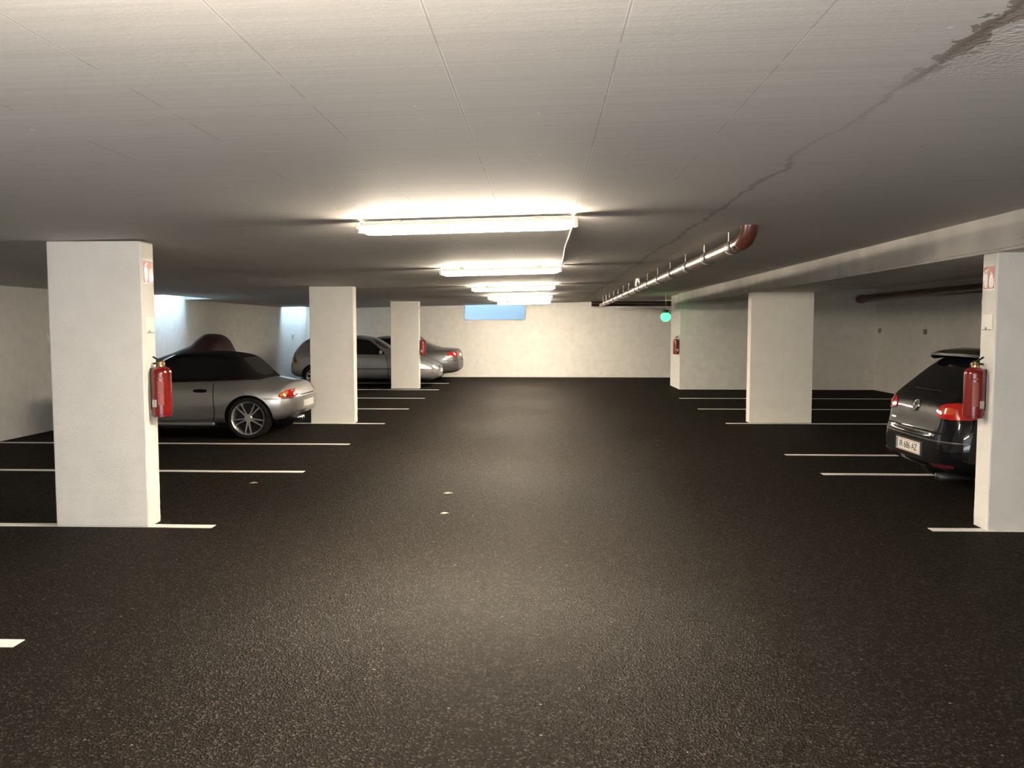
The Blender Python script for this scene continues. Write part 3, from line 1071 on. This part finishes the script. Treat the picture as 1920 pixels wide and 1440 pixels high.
# soft top
KT = {k: pchip(v) for k, v in {
    'wb': [(.58, .52), (.66, .61), (.85, .68), (1.2, .705), (2.2, .70), (2.54, .64)],
    'zl': [(.58, .872), (.85, .885), (1.3, .86), (2.2, .83), (2.54, .86)],
    'wr': [(.58, .44), (.66, .47), (.87, .50), (1.2, .53), (1.92, .53), (2.27, .54), (2.54, .58)],
    'zt': [(.58, .885), (.64, .935), (.84, 1.13), (.93, 1.205), (1.02, 1.243), (1.4, 1.285), (1.8, 1.27), (1.97, 1.23), (2.27, 1.06), (2.54, .90)],
}.items()}


def top_sec(x):
    wb, zl, wr, zt = (KT[k](x) for k in ('wb', 'zl', 'wr', 'zt'))
    zl -= 0.03
    zr = zl + (zt - zl) * .86
    return [(0, zl - .03), (wb * .6, zl - .03), (wb, zl - .02), (wb, zl + .012), (wb * .55 + wr * .45 + .02, zl * .5 + zr * .5), (wr + .01, zr - .01), (wr * .9, zr * .45 + zt * .55), (wr * .5, zt - .004), (0, zt)]


meT = subdivided(loft([.58, .61, .66, .74, .84, .89, .93, .98, 1.06, 1.2, 1.4, 1.6, 1.8, 1.9, 1.97, 2.12, 2.27, 2.42, 2.54], top_sec), 2)
bvT = bvh_of(meT)
st = link('soft_top', meT, M['cloth'], A, angle=50)
st['label'] = 'black fabric roof'
for ax in 'LR':
    decal(bvT, chaikin([(1.00, .90), (2.22, .865), (2.28, .90), (1.94, 1.165), (1.72, 1.19), (1.12, 1.175), (.95, 1.06)], 1), ax, M['glass'], 'side_window', A)
    decal(bvT, strip([(2.48, .875), (2.28, 1.005), (2.10, 1.12), (1.95, 1.205)], 0.035), ax, M['chrome'], 'windscreen_pillar', A, eps=0.012)
    s = 1 if ax == 'L' else -1
decal(bvT, chaikin([(-.40, .915), (.40, .915), (.36, 1.15), (.30, 1.185), (-.30, 1.185), (-.36, 1.15)], 1), 'B', M['plastic_window'], 'rear_window', A)
decal(bvT, chaikin([(2.04, -.50), (2.42, -.56), (2.42, .56), (2.04, .50)], 1), 'T', M['glass'], 'windscreen', A)
for ax, s in (('L', 1), ('R', -1)):
    decal(bvA, strip([(1.20, .845), (1.185, .62), (1.17, .40), (1.20, .26)], 0.011), ax, M['seam'], 'door_gap', A, eps=0.0022, step=.04)
    decal(bvA, strip([(2.42, .82), (2.44, .55), (2.42, .28)], 0.011), ax, M['seam'], 'door_gap', A, eps=0.0022, step=.04)
    decal(bvA, chaikin([(1.30, .69), (1.48, .69), (1.50, .717), (1.47, .737), (1.31, .737), (1.28, .717)], 1), ax, M['seam'], 'door_handle', A, eps=0.006)
    decal(bvA, strip([(.44, .60), (.28, .594), (.14, .598), (.06, .602)], 0.009), ax, M['seam'], 'bumper_gap', A, eps=0.002, step=.03)
    decal(bvA, chaikin([(3.245, .62), (3.41, .60), (3.54, .56), (3.56, .61), (3.41, .69), (3.27, .69)], 1), ax, M['clear_lens'], 'headlamp', A, eps=.005)
    # rear lamp cluster: red shell with an amber indicator segment
    rl = decal(bvA, chaikin([(.255, .618), (.12, .605), (.035, .62), (.032, .70), (.07, .728), (.15, .718), (.225, .675)], 1), ax, M['red_lens'], 'tail_lamp', A, eps=.008, step=.03)
    decal(bvA, chaikin([(.23, .635), (.15, .625), (.12, .695), (.155, .70), (.215, .67)], 1), ax, M['amber_lens'], 'indicator', rl, eps=.012, step=.03)
    mirror_obj(A, 2.30, s * .70, .895, s, M['silver'])
decal(bvA, strip([(-.35, .63), (.35, .63)], .012), 'B', M['seam'], 'bumper_gap', A, eps=.002)
decal(bvA, [(-.26, .44), (.26, .44), (.26, .54), (-.26, .54)], 'B', M['plate'], 'number_plate', A, eps=.006)
bm = bmesh.new()
for y in (.20, .30):
    tube(bm, [(0.5, y, .27), (.10, y, .275), (.02, y, .28)], 0.032, 14)
finish('tailpipe', bm, M['chrome'], A, smooth=True)
bm = bmesh.new()
box(bm, .55, 3.3, -.60, .60, .19, .27)
finish('underbody', bm, M['seam'], A)
for s in (1, -1):
    boxo('side_sill', 1.20, 2.82, min(s * .66, s * .765), max(s * .66, s * .765), .19, .245, M['silver'], A, .02)

# ---- covered motorcycle ------------------------------------------------------
KB = {k: pchip(v) for k, v in {
    'w': [(0, .10), (.12, .24), (.35, .36), (.60, .40), (1.0, .36), (1.6, .30), (2.0, .22), (2.15, .08)],
    't': [(0, .62), (.08, .95), (.20, 1.20), (.34, 1.43), (.44, 1.515), (.70, 1.535), (.84, 1.47), (.98, 1.34), (1.3, 1.20), (1.7, 1.05), (2.0, .92), (2.15, .55)],
    'p': [(0, .3), (.4, .62), (.75, .55), (1.2, .5), (2.15, .4)],
}.items()}


def tarp_sec(x):
    w, tt, p = (KB[k](x) for k in 'wtp')
    f = 0.02 * math.sin(9 * x) + .012 * math.sin(23 * x + 1)
    return [(0, .004), (w * .7, .004), (w + f, .03), (w * 1.02 - f, .40), (w * .98 + f, .75 * min(1, tt / 1.1)), (w * .9 - f * .5, tt * .78), (w * p + .02, tt * .95), (w * p * .5, tt * .995), (0, tt)]


meB = subdivided(loft(list(np.linspace(0, 2.15, 34)), tarp_sec), 2)
for v in meB.vertices:
    c = v.co
    k = 0.008 * math.sin(14 * c.x + 6 * c.z) * math.sin(5 * c.y + 9 * c.z)
    c.y += k
    c.x += 0.5 * k
tarp = link('covered_motorcycle', meB, M['tarp'], None, angle=70)
tarp.location = (-5.58, 15.35, 0)
tarp.rotation_euler = (0, 0, PI)
tag(tarp, 'motorcycle-sized vehicle under a dark maroon cover, behind the silver convertible', 'covered motorcycle')

# ---- silver hatchback backed into the far bays ---------------------------------
H = thing('hatchback_car', 'silver hatchback standing behind two pillars, bonnet towards the aisle', 'car', (-7.03, 23.42, 0), 0)
TH = {
    'zb': [(0, .42), (.08, .33), (.3, .25), (.7, .21), (3.5, .2), (4.0, .2), (4.17, .28)],
    'ws': [(0, .52), (.08, .68), (.35, .77), (.7, .79), (3.5, .79), (4.0, .66), (4.17, .48)],
    'wm': [(0, .58), (.05, .70), (.18, .79), (.45, .84), (.8, .865), (3.3, .865), (3.65, .845), (3.95, .74), (4.1, .60), (4.17, .5)],
    'zm': [(0, .50), (.8, .53), (3.3, .53), (4.17, .42)],
    'wk': [(0, .56), (.05, .67), (.18, .76), (.45, .81), (.8, .835), (3.2, .83), (3.6, .80), (3.95, .68), (4.17, .44)],
    'zk': [(0, .59), (.05, .62), (.10, .70), (.2, .80), (.5, .86), (1.5, .85), (3.0, .80), (3.55, .73), (3.95, .62), (4.17, .50)],
    'wb': [(0, .50), (.05, .62), (.18, .70), (.5, .755), (1.2, .77), (2.9, .76), (3.5, .71), (3.95, .55), (4.17, .36)],
    'zl': [(0, .615), (.05, .66), (.08, .78), (.13, .92), (.3, .95), (.8, .945), (2.4, .905), (2.95, .885), (3.5, .80), (3.95, .67), (4.17, .535)],
    'wr': [(0, .35), (.1, .55), (.3, .57), (.5, .57), (1.4, .58), (2.2, .57), (2.5, .58), (2.95, .62), (3.5, .5), (4.17, .25)],
    'dr': [(0, .006), (.1, .02), (.3, .03), (.5, .055), (1.4, .065), (2.2, .06), (2.6, .05), (2.95, .03), (3.5, .025), (4.17, .008)],
    'zt': [(0, .63), (.05, .69), (.08, .84), (.12, .98), (.2, 1.09), (.42, 1.33), (.52, 1.385), (.8, 1.415), (1.4, 1.435), (1.9, 1.425), (2.25, 1.365), (2.55, 1.21), (2.95, .965), (3.1, .93), (3.5, .86), (3.95, .715), (4.17, .555)],
}
bodyH, bvH = car_body(TH, 4.17, M['silver2'], (0.72, 3.235), 0.345, 0.84, H)
for x in (0.72, 3.235):
    for s in (1, -1):
        wheel(H, x, s * 0.74, s, 0.305, 0.20, 0.2, 'seven')
for ax, s in (('L', 1), ('R', -1)):
    decal(bvH, chaikin([(1.62, .915), (2.62, .895), (2.72, .915), (2.28, 1.255), (2.12, 1.31), (1.62, 1.335)], 1), ax, M['glass'], 'side_window', H)
    decal(bvH, chaikin([(.75, .985), (1.54, .93), (1.54, 1.335), (1.05, 1.33), (.82, 1.26)], 1), ax, M['glass'], 'side_window', H)
    decal(bvH, strip([(1.58, 1.35), (1.58, .90), (1.60, .6), (1.58, .30)], .012), ax, M['seam'], 'door_gap', H, eps=.002)
    decal(bvH, strip([(2.72, .89), (2.80, .6), (2.78, .30)], .012), ax, M['seam'], 'door_gap', H, eps=.002)
    decal(bvH, strip([(.9, .52), (2.0, .51), (2.9, .51)], .028), ax, M['grey'], 'side_trim', H, eps=.006)
    decal(bvH, chaikin([(1.66, .80), (1.84, .80), (1.84, .83), (1.66, .83)], 1), ax, M['silver'], 'door_handle', H, eps=.012)
    decal(bvH, chaikin([(.09, .66), (.28, .66), (.20, .80), (.14, .93), (.085, .90)], 1), ax, M['dark_red_lens'], 'tail_lamp', H, eps=.006)
    decal(bvH, strip([(4.0, .50), (3.7, .505), (3.58, .51)], .010), ax, M['seam'], 'bumper_gap', H, eps=.002)
    decal(bvH, chaikin([(3.66, .665), (3.86, .575), (4.06, .54), (4.07, .60), (3.92, .68), (3.72, .735)], 1), ax, M['clear_lens'], 'headlamp', H, eps=.006)
    decal(bvH, chaikin([(3.98, .42), (4.10, .42), (4.10, .455), (3.98, .46)], 1), ax, M['clear_lens'], 'fog_lamp', H, eps=.006)
    mirror_obj(H, 2.60, s * .775, .965, s, M['silver2'])
decal(bvH, chaikin([(-.54, 1.0), (.54, 1.0), (.48, 1.31), (-.48, 1.31)], 1), 'B', M['glass'], 'rear_window', H)
decal(bvH, chaikin([(2.26, -.54), (2.84, -.60), (2.84, .60), (2.26, .54)], 1), 'T', M['glass'], 'windscreen', H)
decal(bvH, [(-.40, .53), (.40, .53), (.42, .575), (-.42, .575)], 'F', M['dark'], 'grille', H, eps=.006)
decal(bvH, [(-.26, .40), (.26, .40), (.26, .50), (-.26, .50)], 'F', M['plate'], 'number_plate', H, eps=.008)
bm = bmesh.new()
box(bm, .6, 3.7, -.62, .62, .19, .27)
finish('underbody', bm, M['seam'], H)

# ---- dark saloon beside the far wall -------------------------------------------
S = thing('saloon_car', 'dark grey saloon between the silver hatchback and the far wall, tail towards the aisle', 'car', (-2.50, 25.72, 0), PI)
TS = {
    'zb': [(0, .42), (.08, .32), (.35, .25), (.8, .22), (3.8, .2), (4.3, .2), (4.5, .3)],
    'ws': [(0, .52), (.08, .68), (.4, .77), (.9, .80), (3.8, .79), (4.3, .66), (4.5, .45)],
    'wm': [(0, .58), (.05, .70), (.2, .79), (.6, .85), (1, .875), (3.6, .87), (4.0, .83), (4.3, .72), (4.5, .5)],
    'zm': [(0, .50), (1, .54), (3.6, .54), (4.5, .45)],
    'wk': [(0, .56), (.05, .67), (.2, .76), (.6, .82), (1, .845), (3.5, .83), (4.0, .77), (4.5, .44)],
    'zk': [(0, .61), (.05, .66), (.10, .76), (.25, .85), (.8, .90), (1.6, .89), (3.4, .82), (4.1, .70), (4.5, .52)],
    'wb': [(0, .50), (.05, .62), (.2, .70), (.6, .745), (1.2, .76), (3.4, .75), (4.0, .64), (4.5, .38)],
    'zl': [(0, .64), (.05, .72), (.09, .88), (.2, .94), (.6, .97), (1.2, .965), (2.8, .925), (3.4, .91), (4.1, .77), (4.5, .56)],
    'wr': [(0, .35), (.1, .52), (.5, .56), (.8, .55), (1.2, .56), (2.2, .57), (2.8, .57), (3.4, .6), (4.1, .45), (4.5, .25)],
    'dr': [(0, .006), (.15, .012), (.6, .02), (.9, .035), (1.4, .06), (2.4, .06), (3.0, .04), (3.4, .03), (4.5, .008)],
    'zt': [(0, .66), (.05, .76), (.08, .93), (.13, .985), (.3, 1.01), (.66, 1.035), (.9, 1.12), (1.25, 1.27), (1.65, 1.365), (2.2, 1.395), (2.6, 1.365), (2.9, 1.25), (3.4, .985), (3.6, .95), (4.1, .84), (4.5, .59)],
}
bodyS, bvS = car_body(TS, 4.5, M['grey'], (0.95, 3.70), 0.35, 0.85, S)
for x in (0.95, 3.70):
    for s in (1, -1):
        wheel(S, x, s * 0.755, s, 0.315, 0.215, 0.21, 'seven')
for ax, s in (('L', 1), ('R', -1)):
    decal(bvS, chaikin([(1.22, 1.0), (1.95, .96), (1.95, 1.30), (1.62, 1.28)], 1), ax, M['glass'], 'side_window', S)
    decal(bvS, chaikin([(2.02, .955), (3.05, .94), (2.72, 1.20), (2.5, 1.29), (2.02, 1.305)], 1), ax, M['glass'], 'side_window', S)
    rl = decal(bvS, chaikin([(.42, .79), (.22, .76), (.075, .76), (.085, .90), (.2, .915), (.34, .87)], 1), ax, M['red_lens'], 'tail_lamp', S, eps=.008, step=.03)
    decal(bvS, chaikin([(.45, .765), (.30, .745), (.2, .745), (.2, .775), (.32, .785), (.43, .785)], 1), ax, M['clear_lens'], 'reversing_lamp', rl, eps=.012, step=.03)
    decal(bvS, strip([(1.98, 1.31), (1.98, .9), (1.99, .32)], .012), ax, M['seam'], 'door_gap', S, eps=.002)
    decal(bvS, chaikin([(4.02, .66), (4.3, .58), (4.32, .66), (4.06, .74)], 1), ax, M['clear_lens'], 'headlamp', S, eps=.006)
    mirror_obj(S, 3.0, s * .765, .985, s, M['grey'])
decal(bvS, chaikin([(.74, -.50), (1.42, -.48), (1.42, .48), (.74, .50)], 1), 'T', M['glass'], 'rear_window', S)
decal(bvS, chaikin([(2.74, -.50), (3.28, -.56), (3.28, .56), (2.74, .50)], 1), 'T', M['glass'], 'windscreen', S)
decal(bvS, [(-.26, .76), (.26, .76), (.26, .86), (-.26, .86)], 'B', M['plate'], 'number_plate', S, eps=.006)
decal(bvS, strip([(-.5, .665), (.5, .665)], .012), 'B', M['seam'], 'bumper_gap', S, eps=.002)
for ax in 'LR':
    decal(bvS, strip([(.5, .64), (.25, .64), (.06, .645)], .010), ax, M['seam'], 'bumper_gap', S, eps=.002)
bm = bmesh.new()
box(bm, .6, 4.0, -.62, .62, .19, .27)
finish('underbody', bm, M['seam'], S)

# ---- black hatchback on the other side -----------------------------------------
G = thing('hatchback_car', 'black hatchback with white number plate, tail towards the aisle, half behind a pillar', 'car', (3.69, 8.42, 0), 0)
TG = {
    'zb': [(0, .36), (.06, .30), (.3, .24), (.7, .21), (3.5, .2), (4.0, .2), (4.2, .28)],
    'ws': [(0, .46), (.06, .64), (.3, .77), (.7, .81), (3.5, .80), (4.0, .66), (4.2, .48)],
    'wm': [(0, .52), (.03, .63), (.08, .73), (.16, .805), (.35, .865), (.7, .89), (3.4, .885), (3.7, .86), (4.0, .74), (4.2, .5)],
    'zm': [(0, .47), (.8, .53), (3.3, .53), (4.2, .42)],
    'wk': [(0, .46), (.03, .56), (.08, .64), (.16, .71), (.27, .77), (.45, .825), (.7, .86), (3.2, .85), (3.7, .80), (4.0, .68), (4.2, .44)],
    'zk': [(0, .565), (.03, .60), (.07, .70), (.13, .82), (.4, .90), (1.5, .89), (3.0, .83), (3.6, .75), (4.0, .63), (4.2, .50)],
    'wb': [(0, .43), (.03, .53), (.08, .61), (.18, .68), (.35, .74), (.7, .785), (2.9, .78), (3.5, .72), (4.0, .55), (4.2, .36)],
    'zl': [(0, .59), (.03, .625), (.06, .76), (.10, .90), (.22, .97), (.6, .985), (2.4, .945), (2.95, .91), (3.5, .82), (4.0, .68), (4.2, .54)],
    'wr': [(0, .36), (.06, .54), (.15, .62), (.42, .61), (.65, .59), (1.4, .60), (2.2, .58), (2.6, .59), (3.0, .64), (3.5, .5), (4.2, .25)],
    'dr': [(0, .005), (.06, .015), (.15, .025), (.4, .045), (.6, .055), (1.4, .065), (2.2, .06), (3.0, .03), (3.5, .025), (4.2, .008)],
    'zt': [(0, .605), (.03, .645), (.055, .80), (.09, .93), (.15, 1.0), (.48, 1.31), (.57, 1.375), (.8, 1.425), (1.3, 1.46), (1.8, 1.45), (2.25, 1.385), (2.6, 1.22), (3.0, .985), (3.15, .95), (3.6, .87), (4.0, .72), (4.2, .57)],
}
bodyG, bvG = car_body(TG, 4.2, M['black'], (0.76, 3.34), 0.35, 0.86, G)
for x in (0.76, 3.34):
    for s in (1, -1):
        wheel(G, x, s * 0.765, s, 0.315, 0.215, 0.21, 'seven')
for ax, s in (('L', 1), ('R', -1)):
    decal(bvG, chaikin([(1.62, .955), (2.66, .935), (2.3, 1.27), (2.12, 1.335), (1.62, 1.36)], 1), ax, M['glass'], 'side_window', G)
    decal(bvG, chaikin([(.72, 1.01), (1.54, .965), (1.54, 1.36), (1.0, 1.35), (.8, 1.28)], 1), ax, M['glass'], 'side_window', G)
    mirror_obj(G, 2.62, s * .79, 1.0, s, M['black'])
decal(bvG, chaikin([(-.56, 1.03), (.56, 1.03), (.54, 1.30), (.50, 1.335), (-.50, 1.335), (-.54, 1.30)], 1), 'B', M['glass'], 'rear_window', G, eps=.005)
decal(bvG, chaikin([(2.3, -.56), (2.86, -.62), (2.86, .62), (2.3, .56)], 1), 'T', M['glass'], 'windscreen', G)
for s in (1, -1):
    rl = decal(bvG, chaikin([(s * .45, .80), (s * .80, .785), (s * .815, .90), (s * .78, .955), (s * .52, .93), (s * .44, .87)], 2), 'B', M['red_lens'], 'tail_lamp', G, eps=.010, step=.03)
    decal(bvG, chaikin([(s * .56, .835), (s * .66, .835), (s * .68, .87), (s * .65, .90), (s * .57, .895), (s * .54, .865)], 2), 'B', M['orange_lens'], 'indicator', rl, eps=.014, step=.03)
    decal(bvG, strip([(s * .45, .345), (s * .72, .36)], .03), 'B', M['dark_red_lens'], 'reflector', G, eps=.006)
decal(bvG, strip([(-.64, .655), (0, .648), (.64, .655)], .014), 'B', M['seam'], 'tailgate_gap', G, eps=.002)
decal(bvG, strip([(-.80, .585), (-.4, .578), (.4, .578), (.80, .585)], .010), 'B', M['grey'], 'bumper_edge', G, eps=.006)
# roof spoiler over the tailgate glass
bm = bmesh.new()
prof = [(.42, 1.352), (.425, 1.378), (.54, 1.408), (.72, 1.428), (.76, 1.40), (.6, 1.365)]
rings = []
for y, k in ((-.60, .0), (-.57, .6), (-.45, .95), (0, 1.0), (.45, .95), (.57, .6), (.60, .0)):
    rings.append([bm.verts.new((.72 + (x - .72) * (.72 + .28 * k), y, z - .035 * (1 - k) + (0.012 * k))) for x, z in prof])
for a, b in zip(rings, rings[1:]):
    for i in range(len(prof)):
        j = (i + 1) % len(prof)
        bm.faces.new((a[i], a[j], b[j], b[i]))
bm.faces.new(rings[0])
bm.faces.new(rings[-1][::-1])
finish('roof_spoiler', bm, M['black'], G, angle=50)
# round emblem on the tailgate: ring with two nested chevrons
hit, nor, _, _ = bvG.ray_cast(Vector((-2, 0, .875)), Vector((1, 0, 0)))
ex = hit.x
sl = math.atan2(nor.z, -nor.x)
em = Matrix.Translation((ex - .004, 0, .875)) @ Matrix.Rotation(sl, 4, 'Y') @ Matrix(((0, 0, -1, 0), (-1, 0, 0, 0), (0, 1, 0, 0), (0, 0, 0, 1)))
bm = bmesh.new()
n = 32
ring = []
for rr, zz in ((.047, 0), (.050, .008), (.056, .009), (.060, 0)):
    ring.append([bm.verts.new(em @ Vector((rr * math.cos(a), rr * math.sin(a), zz))) for a in (2 * PI * k / n for k in range(n))])
for a, b in zip(ring, ring[1:]):
    for k in range(n):
        bm.faces.new((a[k], a[(k + 1) % n], b[(k + 1) % n], b[k]))


def stroke(p, q, w=.008):
    p, q = Vector(p), Vector(q)
    d = (q - p).normalized()
    nn = Vector((-d.y, d.x)) * w / 2
    for za, zb_ in ((0, .008),):
        A_ = [bm.verts.new(em @ Vector((c.x, c.y, za))) for c in (p - nn, q - nn, q + nn, p + nn)]
        B_ = [bm.verts.new(em @ Vector((c.x, c.y, zb_))) for c in (p - nn, q - nn, q + nn, p + nn)]
        bm.faces.new(B_)
        for i in range(4):
            bm.faces.new((A_[i], A_[(i + 1) % 4], B_[(i + 1) % 4], B_[i]))


for s in (1, -1):
    stroke((s * .020, .044), (0, .008))
    stroke((s * .040, .028), (s * .020, -.044))
    stroke((s * .020, -.044), (0, 0))
finish('emblem', bm, M['chrome'], G, angle=40)
decal(bvG, [(.40, .705), (.50, .705), (.50, .722), (.40, .722)], 'B', M['galv'], 'badge', G, eps=.004)
# number plate in the bumper
hit, nor, _, _ = bvG.ray_cast(Vector((-2, 0, .465)), Vector((1, 0, 0)))
px = hit.x - .012
t = boxo('number_plate', px, px + .02, -.26, .26, .405, .525, M['plate'], G, .004)
boxo('plate_band', px - .001, px, .215, .255, .412, .518, M['plate_blue'], t)
boxo('plate_stripe', px - .001, px, -.255, .255, .411, .417, M['plate_red'], t)
boxo('plate_stripe', px - .001, px, -.255, .255, .513, .519, M['plate_red'], t)
tm = Matrix.Translation((px - .0005, -.02, .465)) @ Matrix(((0, 0, -1, 0), (-1, 0, 0, 0), (0, 1, 0, 0), (0, 0, 0, 1)))
text_mesh('plate_lettering', 'IR 686 AZ', .095, M['ink'], t, tm)
decal(bvG, [(-.30, .395), (.30, .395), (.30, .54), (-.30, .54)], 'B', M['dark'], 'plate_recess', G, eps=.003)
bm = bmesh.new()
for y in (-.62, -.54):
    tube(bm, [(.5, y, .25), (.12, y, .25), (.03, y, .245)], .032, 14)
finish('tailpipe', bm, M['dark'], G, smooth=True)
bm = bmesh.new()
box(bm, .6, 3.7, -.62, .62, .19, .27)
finish('underbody', bm, M['seam'], G)

# ------------------------------------------------------------------ daylight and doorway fill
w = bpy.data.worlds.new('sky')
bpy.context.scene.world = w
w.use_nodes = True
bg = w.node_tree.nodes['Background']
bg.inputs['Color'].default_value = (0.50, 0.76, 1.0, 1)
bg.inputs['Strength'].default_value = 2.4
sun = bpy.data.lights.new('daylight', 'SUN')
sun.energy = 6.5
sun.color = (0.52, 0.76, 1.0)
sun.angle = math.radians(40)
so = bpy.data.objects.new('daylight', sun)
C.objects.link(so)
so.rotation_euler = Vector((-math.sin(math.radians(24)), -0.12, -math.cos(math.radians(24)))).to_track_quat('-Z', 'Y').to_euler()

# added area light in the unseen doorway, tilted up to brighten the near ceiling
dl = bpy.data.lights.new('doorway_fill', 'AREA')
dl.shape = 'RECTANGLE'
dl.size = DX1 - DX0 - 0.1
dl.size_y = DZ - 0.1
dl.energy = 7.2 * PI * dl.size * dl.size_y
dl.color = (1.0, 0.885, 0.785)
do = bpy.data.objects.new('doorway_fill', dl)
C.objects.link(do)
do.location = ((DX0 + DX1) / 2, YB - 0.1, DZ / 2)
do.rotation_euler = (PI / 2 + 1.12, 0, 0)

# ------------------------------------------------------------------ camera
cam = bpy.data.cameras.new('camera')
cam.sensor_fit = 'HORIZONTAL'
cam.sensor_width = 36.0
cam.lens = 36.0 * 1550.0 / 1920.0
co = bpy.data.objects.new('camera', cam)
C.objects.link(co)
co.location = (0, 0, EYE)
co.rotation_euler = (PI / 2 - math.radians(3.92), 0, math.radians(2.10))
sc = bpy.context.scene
sc.camera = co
vs = sc.view_settings
vs.view_transform = 'Standard'
vs.look = 'None'
vs.exposure = 0.58
vs.gamma = 1.0
vs.use_curve_mapping = False
try:
    sc.cycles.use_denoising = True
    sc.cycles.denoiser = 'OPENIMAGEDENOISE'
    sc.cycles.max_bounces = 8
    sc.cycles.diffuse_bounces = 5
    sc.cycles.sample_clamp_indirect = 8.0
except Exception:
    pass
